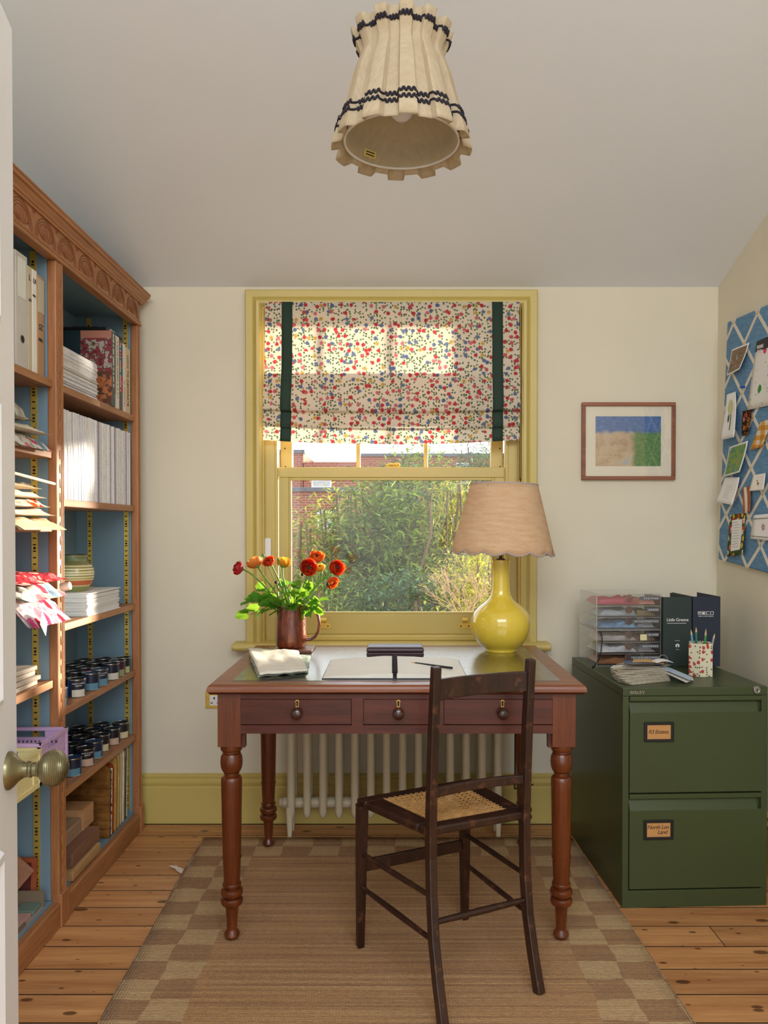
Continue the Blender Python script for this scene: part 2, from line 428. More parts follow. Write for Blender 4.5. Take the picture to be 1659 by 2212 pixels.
# ------------------------------------------------------------ room shell
YB = 3.23; XR = 1.327; XL = -1.30
o = MB().box(XL, XR, -.6, YB, -.06, -.0008).build('floor', M['dark']); struct(o); floor = o
def ceil_z(y): return 2.196 + .317*(YB - y)
o = MB().loops([[(x, YB+.02, 2.19),(x, .6, ceil_z(.6)),(x, -.6, ceil_z(.6)),(x, -.6, ceil_z(.6)+.1),(x, .6, ceil_z(.6)+.1),(x, YB+.02, 2.29)] for x in (XL-.1, XR+.1)]).build('ceiling', M['ceil']); struct(o)
# back wall with the window opening
WX0, WX1, WZ0, WZ1 = -.545, .53, .735, 2.15
b = MB()
b.box(XL-.1, WX0, YB, YB+.12, -.06, 2.3).box(WX1, XR+.1, YB, YB+.12, -.06, 2.3).box(WX0, WX1, YB, YB+.12, -.06, WZ0).box(WX0, WX1, YB, YB+.12, WZ1, 2.3)
struct(b.build('wall_back', M['wall']))
struct(MB().box(XR, XR+.1, -.6, YB, -.06, 3.2).build('wall_right', M['wall']))
struct(MB().box(XL-.1, XL, -.6, YB, -.06, 3.2).build('wall_left', M['wall']))
# floorboards: each one an object
PW = .1175
yy = 3.2; k = 0
pl_mesh = {}
def plank(x0, x1, y1):
    key = round(x1-x0, 3)
    if key not in pl_mesh:
        pl = MB().box(0, x1-x0, .0030, PW-.0030, -.02, 0).build('floorboard', M['plank'], floor); pl_mesh[key] = pl
    else:
        pl = pl_mesh[key].copy(); COL.objects.link(pl); pl.parent = floor
    pl.location = (x0, y1-PW, 0)
plank(XL, XR, yy + PW*.0)
ends = {1: -.47, 2: 9, 3: 9, 6: .9, 9: -1.1, 12: .35}
for k in range(1, 32):
    y1 = yy - PW*k
    e_ = {1: -.535, 7: .96, 11: -1.0, 14: .3, 18: .95, 22: -.4}.get(k)
    if e_ is None: plank(XL, XR, y1)
    else: plank(XL, e_-.0015, y1); plank(e_+.0015, XR, y1)
# skirting board along the back wall
b = MB()
prof = [(0,0),(.022,0),(.022,.148),(.018,.153),(.020,.158),(.0235,.163),(.0235,.172),(.017,.177),(.012,.182),(.0155,.188),(.0155,.195),(.008,.2),(0,.202)]
b.loops([[(x, YB-p, z) for p, z in prof] for x in (XL, XR)])
struct(b.build('baseboard_back', M['trim'], smooth=35))
b = MB(); b.loops([[(XR-p, y, z) for p, z in prof] for y in (-.6, YB-.024)])
struct(b.build('baseboard_right', M['trim'], smooth=35))

# ------------------------------------------------------------ window
win = bpy.data.objects.new('window_1', None); COL.objects.link(win); win.location = (0, YB, 0); struct(win)
win['label'] = 'mustard yellow sash window in the back wall'
def w(b, name, mat=None, parent=win, **k): return b.build(name, mat or M['trim'], parent, **k)
# architrave profile: (distance from outer edge towards opening, depth into room)
ap = [(0,0),(0,.026),(.004,.030),(.030,.030),(.033,.026),(.036,.028),(.040,.036),(.048,.042),(.058,.040),(.064,.032),(.068,.020),(.070,.022),(.074,.022),(.076,.0)]
AX0, AX1, AZ1 = -.602, .585, 2.178
SZ = .748
def arch(pts, fn): return MB().loops([[fn(d, q, t) for d, q in ap] for t in pts])
w(arch([SZ, 1], lambda d,q,t: (AX0+d, -q, SZ if t == SZ else AZ1-d)), 'architrave', smooth=30)
w(arch([SZ, 1], lambda d,q,t: (AX1-d, -q, SZ if t == SZ else AZ1-d)), 'architrave', smooth=30)
w(arch([0, 1], lambda d,q,t: (AX0+d if t == 0 else AX1-d, -q, AZ1-d)), 'architrave', smooth=30)
# sill board with rounded nose
b = MB(); sp = [(.10,.0)] + [( -.075 - .0155*math.sin(a), .0155 + .0155*math.cos(a)*-1) for a in [math.pi*i/10 for i in range(11)]] + [(.10,.031)]
b.loops([[(x, y, SZ-.031+z) for y, z in sp] for x in (-.648, .632)]); w(b, 'sill', smooth=40, bevel=.004)
# box linings
b = MB().box(-.545, -.485, .006, .118, SZ, 2.15); w(b, 'lining')
b = MB().box(.470, .53, .006, .118, SZ, 2.15); w(b, 'lining')
b = MB().box(-.485, .470, .006, .118, 2.10, 2.15); w(b, 'lining')
for xa in (-.487, .460): w(MB().box(xa, xa+.012, .0, .018, SZ, 2.1), 'staff_bead', bevel=.004)
w(MB().box(-.475, .46, -.002, .05, SZ, .772), 'staff_bead', bevel=.006)
# lower sash
ls = MB().box(-.474, -.432, .022, .062, .772, 1.42).build('lower_sash', M['trim'], win, bevel=.003)
def sp_(b, name, par, mat=None, **k): return b.build(name, mat or M['trim'], par, **k)
sp_(MB().box(.417, .459, .022, .062, .772, 1.42), 'stile', ls, bevel=.003)
sp_(MB().box(-.432, .417, .022, .062, .772, .855), 'rail', ls, bevel=.003)
sp_(MB().box(-.474, .459, .022, .062, 1.42, 1.463), 'meeting_rail', ls, bevel=.003)
b = MB()
for args in ((-.432,-.422,.026,.045,.855,1.42),(.407,.417,.026,.045,.855,1.42),(-.422,.407,.026,.045,.855,.864),(-.422,.407,.026,.045,1.409,1.42)): b.box(*args)
sp_(b, 'glazing_moulding', ls, bevel=.002)
sp_(MB().box(-.432, .417, .044, .048, .855, 1.42), 'pane', ls, M['glass'])
# upper sash, one pane depth further out
us = MB().box(-.474, -.424, .072, .112, 1.42, 2.10).build('upper_sash', M['trim'], win, bevel=.003)
sp_(MB().box(.409, .459, .072, .112, 1.42, 2.10), 'stile', us, bevel=.003)
sp_(MB().box(-.424, .409, .072, .112, 1.42, 1.46), 'rail', us, bevel=.003)
sp_(MB().box(-.424, .409, .072, .112, 2.05, 2.10), 'rail', us, bevel=.003)
for xa in (-.148, .136): sp_(MB().box(xa-.009, xa+.009, .080, .100, 1.46, 2.05), 'glazing_bar', us, bevel=.004)
for a_, b_ in ((-.424,-.158),(-.138,.126),(.146,.409)): sp_(MB().box(a_, b_, .088, .091, 1.46, 2.05), 'pane', us, M['glass'])
for xx, zz in ((-.455,1.545),(-.452,1.468),(.446,1.545),(.446,1.468)):
    sp_(MB().lathe([(.003,-.002),(.003,.002)], (xx,.0715,zz), 10, Matrix.Rotation(R(90),4,'X')), 'screw_hole', us, M['dark'])
# brass sash fastener on the meeting rail
fa = w(MB().rects([(-.032,.03,.03,.055,1.463),(-.03,.028,.032,.053,1.467)]), 'sash_fastener', M['brass'], smooth=40)
sp_(MB().sphere((.014,.042,1.475), .009, 12, 8, (1.5,1,1)), 'fastener_knob', fa, M['brass'], smooth=60)
sp_(MB().tube([(-.03,.043,1.472),(-.012,.04,1.478),(.01,.042,1.475)], [.005,.004,.006], 8), 'fastener_arm', fa, M['brass'], smooth=60)
# brass sash lifts on the bottom rail
for xx in (-.287, .295):
    L = w(MB().prism([(-.026,-.014),(.026,-.014),(.026,.004),(.012,.012),(-.012,.012),(-.026,.004)], .0, .003, lambda u,v,d: (xx+u, .0215-d, .81+v)), 'sash_lift', M['brass'])
    g = [(.0185,.82),(.008,.824),(.004,.832),(.008,.842)]
    b = MB(); b.loops([[(xx-.011,y,z) ,(xx+.011,y,z),(xx+.011,y-.003,z),(xx-.011,y-.003,z)] for y,z in g]); sp_(b, 'hook', L, M['brass'])
    for q in (-.016,.016): sp_(MB().lathe([(.0035,-.001),(.0025,.001)], (xx+q,.0178,.806), 8, Matrix.Rotation(R(90),4,'X')), 'screw', L, M['dark'])
# wire pull handles hanging behind the top of the lower pane
for xx in (-.312, .262):
    pts = [(xx-.045+.09*i/12, .066, 1.418-.022*math.sin(math.pi*i/12)**.6) for i in range(13)]
    w(MB().tube(pts, .0016, 6), 'pull_handle', M['white'], smooth=60)
w(MB().box(-.527, -.502, -.010, .006, 1.092, 1.17), 'sash_stop', M['white'], bevel=.003)

# ------------------------------------------------------------ roman blind
bl = thing('roman_blind', 'half raised floral roman blind with dark green ribbon bands in the window', 'blind', (-.005, YB-.046, 2.122))
BW = .513
def prof_blind(u):   # sag-free profile: list of (forward, down)
    return [(0,0),(-.004,.10),(-.010,.20),(-.006,.262),(-.004,.275),(-.010,.29),(-.022,.36),(-.028,.40),(-.024,.432),(-.016,.437),(-.006,.425),(-.002,.43),(-.012,.47),(-.014,.494),(-.008,.50),(.000,.488),(.002,.495),(-.006,.53),(-.008,.556)]
def blind_pt(x, k, off=0):
    f, d = prof_blind(0)[k]
    t = (x/BW)
    sag = (1-t*t)*(.018 if d > .44 else .012*(d/.44)**2)*min(1, d/.25)
    edge = 0
    return (x - .008*max(0,(d-.2))*(-t if t < 0 else 0)*3, f - off + .004*math.sin(6*t)*min(1,d*3) + (1-t*t)*-.006*min(1,d*2), -d - sag)
xs = [-BW + 2*BW*i/30 for i in range(31)]
NPF = len(prof_blind(0))
# refine the profile smoothly
b = MB(); b.grid(lambda u, v: blind_pt(-BW+2*BW*u, int(round(v*(NPF-1)))), 31, NPF)
fab = b.build('fabric', M['floral'], bl, smooth=50)
b = MB(); b.grid(lambda u, v: ((-BW+.004)+2*(BW-.004)*u, .012+.006*math.sin(v*9), -.285-.203*v-.012*(1-(2*u-1)**2)*v), 24, 12)
b.build('gathered_folds', M['floral'], bl, smooth=50)
for xa, xb in ((-.445,-.402),(.402,.445)):
    b = MB(); b.grid(lambda u, v: blind_pt(xa+(xb-xa)*u, int(round(v*(NPF-1))), .0025), 4, NPF)
    b.build('ribbon_band', M['ribbon_green'], bl, smooth=50, solid=.0015)
MB().box(-BW, BW, .0, .02, -.03, .0).build('headrail', M['white'], bl)
b = MB()
for dx in (-.003, .004):
    b.tube([(.516+dx, -.004, -.02), (.516+dx, -.006, -.45), (.516+dx*.9, -.006, -.7), (.517, -.006, -.727)], .0013, 6)
for i in range(90):
    for dx in (-.003, .004): b.sphere((.516+dx, -.005, -.03-.0077*i), .0022, 5, 4)
b.build('bead_chain', M['cord'], bl)
# ------------------------------------------------------------ open door at the left
door = bpy.data.objects.new('door_1', None); COL.objects.link(door); struct(door)
door['label'] = 'white panelled door standing open at the left edge'
DH = 1.985
# local: x = along the leaf from the free edge (0) to the hinge (-), y = normal of the visible face
door.location = (-.593, 1.235, 0); door.rotation_euler = (0, 0, R(90+12))
b = MB().box(-.76, 0, .0, .04, .008, DH); b.build('leaf', M['doorwhite'], door, bevel=.002)
# visible face is the one facing the room, at y = 0 side (normal -y local -> +x world)
def panel(x0, x1, z0, z1):
    b = MB(); ins = [(0,0),(.004,-.007),(.012,-.009),(.02,-.004),(.026,.0)]
    L = []
    for d, y in ins: L.append([(x0+d, y, z0+d),(x1-d, y, z0+d),(x1-d, y, z1-d),(x0+d, y, z1-d)])
    b.loops(L, cap0=False, cap1=False); b.build('panel_moulding', M['doorwhite'], door, smooth=20)
for z0, z1 in ((.22,.74),(.95,1.40),(1.50,1.87)):
    panel(-.65, -.098, z0, z1)
KZ = .842
kn = MB().lathe([(.0,0),(.029,0),(.0285,.004),(.024,.009),(.017,.015),(.0135,.020),(.0125,.022)], (-.052,0,KZ), 32, Matrix.Rotation(R(90),4,'X')).build('knob_rose', M['brass_old'], door, smooth=40)
pr = [(.0118,.020),(.0112,.028),(.0122,.030),(.0122,.033),(.0105,.035),(.0105,.040),(.012,.043)]
# reeded beehive ball
NR = 22
for i in range(NR*4+1):
    a = i/(NR*4); ang = R(24) + a*(math.pi-R(24)-R(3))
    r = .0275*math.sin(ang) + .00038*math.cos(a*NR*2*math.pi)
    pr.append((max(.0005, r), .043 + .021 - .0225*math.cos(ang) + .0))
MB().lathe(pr, (-.052,0,KZ), 36, Matrix.Rotation(R(90),4,'X')).build('beehive_knob', M['brass_old'], door, smooth=25)

# ------------------------------------------------------------ bookcase
FX = -1.013          # front plane
BXK = -1.257         # face of the back panel
Y0, YD0, YD1, Y1 = 1.60, 2.371, 2.423, 3.155
bc = thing('bookcase', 'tall oak bookcase with carved frieze and slate blue interior along the left wall', 'bookcase', (FX, 2.4, 0))
def bb(x0,x1,y0,y1,z0,z1): return MB().box(x0-FX, x1-FX, y0-2.4, y1-2.4, z0, z1)
ZT = 2.015
bb(BXK-.02, BXK, Y0, Y1, .0, 2.12).build('back_panel', M['blue'], bc)
bb(BXK, FX-.027, 3.122, 3.150, .08, 2.06).build('end_panel', M['blue'], bc)
bb(BXK, FX-.027, YD0+.002, YD1-.002, .08, 2.06).build('divider_panel', M['blue'], bc)
bb(BXK, FX-.027, Y0, Y0+.03, .08, 2.06).build('end_panel', M['blue'], bc)
bb(BXK, FX-.01, Y0, Y1, 2.045, 2.06).build('top_panel', M['blue'], bc)
bb(BXK, FX-.02, YD1, 3.122, .06, .08).build('base_board', M['blue'], bc)
bb(BXK, FX-.02, Y0+.03, YD0, .06, .08).build('base_board', M['blue'], bc)
st = bb(FX-.027, FX, 3.122, Y1, .0, ZT).build('stile', M['oak_v'], bc, bevel=.003)
bb(FX-.027, FX, Y0, Y0+.05, .0, ZT).build('stile', M['oak_v'], bc, bevel=.003)
dv = bb(FX-.027, FX, YD0, YD1, .0, ZT).build('stile', M['oak_v'], bc, bevel=.003)
for yy_ in (YD0+.033, YD0+.044):
    MB().box(-.001, .0022, yy_-2.4-.0025, yy_-2.4+.0025, .1, ZT).build('moulded_edge', M['oak_v'], dv, bevel=.0015, segs=1).location = (0,0,0)
b = MB()
for i in range(43):
    z = .11+.0435*i
    b.sphere((.0008, YD0+.022-2.4, z+.018), .0045, 8, 6, (.5,.75,3.6))
b.build('carved_beading', M['oak_v'], dv, smooth=60)
MB().box(-.001,.003, 3.1415-2.4, 3.1465-2.4, .1, ZT).build('moulded_edge', M['oak_v'], st, bevel=.0015, segs=1)
# plinth
for ya, yb_ in ((Y0, YD0),(YD1, 3.122)):
    bb(FX-.022, FX+.004, ya, yb_, .0, .075).build('plinth', M['oak'], bc, bevel=.004)
bb(FX-.02, FX+.009, 3.118, Y1+.004, .0, .10).build('plinth_block', M['oak_v'], bc, bevel=.003)
bb(FX-.02, FX+.009, YD0-.002, YD1+.002, .0, .10).build('plinth_block', M['oak_v'], bc, bevel=.003)
# frieze, mouldings and cornice
fr = bb(FX-.025, FX, Y0, Y1, ZT, 2.112).build('frieze', M['oak'], bc)
b = MB(); b.tube([(.001, Y0-2.4, ZT+.006),(.001, Y1-2.4, ZT+.006)], .007, 10); b.tube([(.0, Y0-2.4, ZT+.018),(.0, Y1-2.4, ZT+.018)], .0035, 8)
b.build('lower_moulding', M['oak'], bc, smooth=40)
cp = [(-.03,2.108),(.006,2.108),(.007,2.113),(.012,2.115),(.014,2.121),(.020,2.126),(.024,2.131),(.031,2.133),(.033,2.137),(.033,2.143),(.036,2.144),(.036,2.149),(-.03,2.149)]
b = MB(); b.loops([[(p, y-2.4, z) for p, z in cp] for y in (Y0, Y1+.028)]); b.build('cornice', M['oak'], bc, smooth=30)
b = MB(); b.loops([[(x, Y1-2.4+max(p,0)*.8, z) for p, z in cp] for x in (-.25, .0)]); b.build('cornice_return', M['oak'], bc, smooth=30)
# carved lunettes
lun = None
for i in range(10):
    yc = 3.063 - .152*i
    if lun is None:
        b = MB(); cx = .0004; z0 = ZT+.024
        for rad, rr in ((.067,.0015),(.059,.0012),(.051,.0011)):
            b.tube([(cx, rad*math.cos(a), z0+rad*.98*math.sin(a)) for a in [math.pi*k/20 for k in range(21)]], rr, 6)
        for k, (q, h, bend) in enumerate(((-.040,.022,-.012),(-.028,.034,-.008),(-.014,.042,-.004),(.0,.046,.0),(.014,.042,.004),(.028,.034,.008),(.040,.022,.012))):
            pts = [(cx, q*(.35+.65*s)+bend*math.sin(s*math.pi), z0+.004+h*s) for s in [m/7 for m in range(8)]]
            b.tube(pts, [.0006+.0014*math.sin(math.pi*m/7) for m in range(8)], 6)
        for q, ang in ((0,90),(-1,130),(1,50)):
            a = R(ang); b.tube([(cx, .076, z0+.056), (cx, .076+.010*math.cos(a), z0+.056+.012*math.sin(a)), (cx, .076+.014*math.cos(a), z0+.056+.017*math.sin(a))], [.001,.0032,.0006], 6)
        lun = b.build('carved_lunette', M['oak_carve_shade'], bc, smooth=60)
        L = lun
    else:
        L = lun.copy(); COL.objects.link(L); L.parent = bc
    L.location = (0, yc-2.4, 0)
# shelves
SH = {'r': [1.655, 1.300, .912, .648, .392], 'l': [1.656, 1.442, 1.222, .992, .752, .505]}
for z in SH['r']: bb(BXK+.002, FX-.012, YD1+.001, 3.119, z-.023, z).build('shelf', M['oak'], bc, bevel=.002)
for z in SH['l']: bb(BXK+.002, FX-.012, Y0+.032, YD0-.001, z-.023, z).build('shelf', M['oak'], bc, bevel=.002)
# brass slotted strips
def strip(x0, x1, yf):
    s = bb(x0, x1, yf-.004, yf, .09, 2.04).build('slotted_strip', M['brass'], bc)
    b = MB(); xm = (x0+x1)/2-FX
    for i in range(98):
        b.box(xm-.0045, xm+.0045, yf-2.4-.0048, yf-2.4-.0039, .105+.0195*i, .109+.0195*i)
        if i % 4 == 1: b.lathe([(.0045,-.0005),(.0038,.0005)], (xm, yf-2.4-.0045, .1165+.0195*i), 8, Matrix.Rotation(R(90),4,'X'))
    b.build('slots', M['dark'], s)
strip(-1.090, -1.0715, YD0+.002); strip(-1.213, -1.1955, 3.122); strip(-1.068, -1.0505, 3.122)
strip(-1.213, -1.1955, YD0+.002)

# ------------------------------------------------------------ things on the shelves: right bay
def pages_mat(name, c1, c2, d='z', n=200):
    t = NT(name); v = t.coord(rand=5)
    xyz = t.n('SeparateXYZ', {0: v}); k = {'x':0,'y':1,'z':2}[d]
    nn = t.n('TexNoise', {'W': t.math('MULTIPLY', xyz.outputs[k], n), 'Detail': 2, 'Scale': 1.0}, noise_dimensions='1D').outputs[0]
    return t.done(t.bsdf(t.ramp(nn, [(.35, c1), (.6, c2)]), .7, spec=.2))
M['spine'] = pages_mat('magazine_spine', '#c9c7cd', '#eceaea', 'y', 300)
def spine_mat(name, c, ink, plane='v', amount=.5):
    t = NT(name); c0 = t.n('TexCoord').outputs['Generated']; xyz = t.n('SeparateXYZ', {0: c0})
    oi = t.n('ObjectInfo').outputs['Random']
    z = xyz.outputs[2] if plane == 'v' else xyz.outputs[1]
    zn = t.n('TexNoise', {'Vector': t.n('CombineXYZ', {0: t.math('MULTIPLY', z, 70), 1: t.math('MULTIPLY', oi, 40)}).outputs[0], 'Scale': 1, 'Detail': 1}, noise_dimensions='2D').outputs[0]
    gate = t.n('TexNoise', {'Vector': t.n('CombineXYZ', {0: t.math('MULTIPLY', z, 7), 1: t.math('MULTIPLY', oi, 90)}).outputs[0], 'Scale': 1, 'Detail': 0}, noise_dimensions='2D').outputs[0]
    w_ = xyz.outputs[1] if plane == 'v' else xyz.outputs[2]
    mid = t.math('LESS_THAN', t.math('ABSOLUTE', t.math('SUBTRACT', w_, .5)), .2)
    f = t.math('MULTIPLY', t.math('MULTIPLY', t.math('GREATER_THAN', zn, .52), t.math('GREATER_THAN', gate, .5)), mid)
    tint = t.ramp(oi, [(0, c), (.55, '#dcdbe2'), (.8, c), (.9, '#cfc9c2'), (.955, '#9a8fa6')], 'CONSTANT')
    col = t.mix(t.math('MULTIPLY', f, amount), tint, ink)
    return t.done(t.bsdf(col, .45, spec=.35))
M['magv'] = spine_mat('printed_magazine_spine', '#e7e5e6', '#55525c')
M['magh'] = spine_mat('printed_magazine_edge', '#e4e3e6', '#55525c', 'h')
# upright magazines
b = MB().box(-.205, 0, 0, 1, 0, 1)
base = None; y = 2.432
while y < 3.098:
    th = rnd.choice([.006,.007,.007,.008,.009,.010])
    if base is None: o = b.build('magazine', M['magv']); base = o
    else: o = base.copy(); COL.objects.link(o)
    tag(o, 'white spined magazine standing in the long upright row on the second shelf', 'magazine', 'upright magazines on the second shelf')
    o.location = (-1.034 - rnd.random()*.004, y, 1.3005); o.scale = (1, th-.0007, .284+rnd.choice([0,0,0,.001,-.002,.002]))
    y += th
# flat stack of magazines on the top shelf
b = MB().box(-.19, 0, 0, .34, 0, 1); base = None; z = 1.6555
k = 0
while z < 1.782:
    th = rnd.choice([.003,.004,.0045,.005])
    if base is None: o = b.build('magazine', M['magh']); base = o
    else: o = base.copy(); COL.objects.link(o)
    tag(o, 'white magazine lying in the flat stack on the top shelf', 'magazine', 'flat magazines on the top shelf')
    o.location = (-1.038-rnd.random()*.006, 2.436-rnd.random()*.004+.004*math.sin(k), z); o.scale = (1,1,th-.0004); z += th; k += 1
# books at the far end of the top shelf
def cover_mat(name, f):
    t = NT(name); c = t.n('TexCoord').outputs['Generated']; return f(t, c)
def picturebook(t, c):
    xyz = t.n('SeparateXYZ', {0: c}); x, z = xyz.outputs[0], xyz.outputs[2]
    rc = t.noise(t.n('Mapping', {0: c, 3: (1, .2, 1.3)}).outputs[0], 8, 4, .6)
    low = t.ramp(rc, [(.36, '#7c2f26'), (.44, '#2f4a3a'), (.5, '#b7653c'), (.58, '#c07a4a'), (.66, '#6d2a24')])
    hi = t.ramp(rc, [(.36, '#3c2c24'), (.44, '#a83a46'), (.5, '#4a3a2c'), (.56, '#c9b9b3'), (.62, '#7d6a44'), (.7, '#3a2a22')])
    pic = t.mix(t.math('GREATER_THAN', z, .46), low, hi)
    pic = t.mix(t.math('GREATER_THAN', z, .90), pic, '#b87c66')
    inn = t.math('GREATER_THAN', x, .50)
    return t.done(t.bsdf(t.mix(inn, '#22343a', pic), .35))
M['picbook'] = cover_mat('illustrated_cover', picturebook)
def book(name, label, y0, y1, h, depth, mat, x=-1.03, pages=True, tilt=0):
    o = thing(name, label, 'book', (x, y0, 1.6552), 0, 'books on the top shelf')
    wd = y1-y0
    b = MB().box(-depth, 0, 0, .0025, 0, h).box(-depth, 0, wd-.0025, wd, 0, h).box(-.003, 0, .0025, wd-.0025, 0, h)
    b.build('cover', mat, o, bevel=.0008, segs=1)
    MB().box(-depth+.004, -.003, .0025, wd-.0025, .004, h-.004).build('page_block', M['paper'], o)
    return o
M['bk_teal'] = plain('teal_cover', '#2c4247', .35); M['bk_white'] = plain('white_cover', '#d9d4c8', .35)
M['bk_grey'] = plain('charcoal_cover', '#3b3d3f', .35); M['bk_cream'] = plain('buff_cover', '#d3b98f', .4)
M['ink_w'] = plain('white_ink', '#e6e4de', .6); M['ink_k'] = plain('black_ink', '#1b1a1c', .6)
def vprint(o, x, y, z0, z1, h, mat, seed, ln=.006):   # vertical run of small printed marks up a spine
    r = random.Random(seed); b = MB(); z = z0
    while z < z1:
        l = ln*r.uniform(.5, 1.1); b.box(x, x+.0004, y-h/2, y+h/2*r.uniform(.3,1), z, z+l*.7); z += l
        if r.random() < .18: z += ln
    b.build('printed_title', mat, o)
bk = book('picture_book', 'tall picture book whose dark illustrated cover faces the room beside the flat magazines', 2.862, 2.897, .272, .225, M['picbook'], -1.022)
MB().box(.0002,.0008,.0,.035,.0,.272).build('spine_panel', M['bk_teal'], bk)
vprint(bk, .0008, .0175, .07, .26, .011, M['ink_w'], 1)
bk = book('hardback_book', 'white spined hardback next to the dark picture book', 2.900, 2.952, .268, .20, M['bk_white'], -1.026)
MB().box(0,.0006,.0,.018,.05,.26).build('spine_picture', plain('tan_print', '#a5845a', .5, var=.4, scale=30), bk)
vprint(bk, .0002, .036, .04, .25, .006, M['ink_k'], 2, .005)
bk = book('hardback_book', 'charcoal spined hardback with white lettering between two pale books', 2.955, 2.992, .262, .20, M['bk_grey'], -1.027)
vprint(bk, .0002, .014, .07, .25, .009, M['ink_w'], 3)
MB().box(0,.0006,.022,.036,.05,.255).build('spine_picture', floral('bright_print', '#b8455a', ['#2c7fa0','#d83a4a','#3f9a52','#e06a8a'], ['#2f6a46','#6fae4a'], 40, .45, 0, 'yz', density=.9), bk)
bk = book('hardback_book', 'narrow white and pink book second from the end of the top shelf', 2.995, 3.030, .258, .19, M['bk_white'], -1.028)
vprint(bk, .0002, .02, .02, .12, .008, plain('pink_ink', '#c4567a'), 4, .009)
bk = book('hardback_book', 'buff book at the far end of the top shelf reading HOW TO DECORATE', 3.034, 3.086, .252, .19, M['bk_cream'], -1.03)
Mx = Matrix(((0,0,1,.0008),(-1,0,0,.030+.008),(0,1,0,.0),(0,0,0,1)))
text('HOW TO DECORATE', .021, 'printed_title', M['ink_k'], bk, Matrix(((0,0,1,.0004),(0,1,0,.018),(-1,0,0,.225),(0,0,0,1))), space=.95)
o = MB()
def alb(u, v): return (-1.24+.19*u, 2.915+.12*v, 1.925+.022*nz(u*4, v*4, 3)+.012)
ab = thing('worn_album', 'black worn album lying behind the top shelf books', 'album', (-1.15, 3.0, 1.928), 0)
b = MB(); pts = [(-.10+.19*i/14, .012*nz(i*.7)) for i in range(15)]
b.loops([[(x, -.085, .004+.006*nz(i*.9,5)) ,(x, .085, .004+.006*nz(i*.9,9)),(x, .085, .026+.007*nz(i*1.3,2)),(x, -.085, .026+.007*nz(i*1.3,2))] for i,(x,_) in enumerate(pts)])
b.build('cover', M['black'], ab)
MB().box(.04,.088,-.03,.02,.018,.032).build('torn_edge', M['paper'], ab, bevel=.004)
# vase on a stack of booklets
base = None; z = .9125; k = 0
while z < .990:
    if base is None: o = MB().box(-.205, 0, 0, .305, 0, .0032).build('booklet', M['paperw'], bevel=.0006, segs=1); base = o
    else: o = base.copy(); COL.objects.link(o)
    tag(o, 'white booklet in the stack under the striped vase', 'booklet', 'booklets under the vase')
    o.location = (-1.026-rnd.random()*.007, 2.64+rnd.random()*.006, z); o.rotation_euler = (0,0,R(rnd.uniform(-.6,.6))); z += .0037; k += 1
zv = z+.0003
def mat_vase():
    t = NT('striped_stoneware'); c = t.n('TexCoord').outputs['Object']; z = t.n('SeparateXYZ', {0: c}).outputs[2]
    r = t.math('DIVIDE', z, .13)
    col = t.ramp(r, [(0,'#8f9353'),(.12,'#b9ad7a'),(.15,'#e2d2a2'),(.17,'#c4643a'),(.29,'#c4643a'),(.30,'#e2d2a2'),(.33,'#b3a65d'),(.36,'#dfd3a6'),(.40,'#8f8748'),(.43,'#e5dbb4'),(.47,'#a29a58'),(.50,'#e2d6a8'),(.54,'#948a4c'),(.58,'#e5dab0'),(.62,'#8b8146'),(.66,'#ddcfa0'),(.70,'#7c7a4c'),(.82,'#6f7d55'),(.9,'#7f8055'),(.96,'#434734')], 'CONSTANT')
    return t.done(t.bsdf(col, .25, coat=.3))
vz = thing('striped_vase', 'round stoneware vase with cream and terracotta bands standing on white booklets', 'vase', (-1.112, 2.755, zv))
MB().lathe([(.0,0),(.034,0),(.036,.004),(.044,.016),(.056,.034),(.0605,.052),(.0605,.066),(.058,.08),(.051,.094),(.039,.102),(.034,.108),(.034,.114),(.038,.121),(.038,.128),(.034,.129),(.030,.118),(.030,.108),(.04,.09),(.04,.03),(.0,.02)], seg=36, cap0=False, cap1=False).build('body', mat_vase(), vz, smooth=40)
# paint tins
def tin_mat(name, top, band, side):
    t = NT(name); c = t.n('TexCoord').outputs['Object']; xyz = t.n('SeparateXYZ', {0: c}); x, y, z = xyz.outputs
    ang = t.math('ARCTAN2', y, x)
    lower = t.math('MULTIPLY', t.math('LESS_THAN', z, .026), t.math('LESS_THAN', t.math('ABSOLUTE', t.math('ADD', ang, .9)), .75))
    stripe = t.math('MULTIPLY', t.math('GREATER_THAN', t.math('ABSOLUTE', t.math('ADD', ang, .9)), .85), t.math('GREATER_THAN', t.math('SINE', t.math('MULTIPLY', ang, 14)), .1))
    col = t.mix(lower, top, band); col = t.mix(t.math('MULTIPLY', stripe, .8), col, side)
    return t.done(t.bsdf(col, .35))
TM = [tin_mat('tin_label_navy', '#1c2233', '#d7d2c4', '#33508c'), tin_mat('tin_label_blue', '#20273c', '#5f8fa8', '#2f568f'), tin_mat('tin_label_ink', '#16181e', '#c8a894', '#2b3c66'),
      tin_mat('tin_label_plum', '#4a2238', '#8d9a6c', '#5f3350'), tin_mat('tin_label_green', '#1f2a26', '#bfbf86', '#45523f'), tin_mat('tin_label_cream', '#1d1d20', '#d9cba0', '#2c2c30')]
tin_base = {}
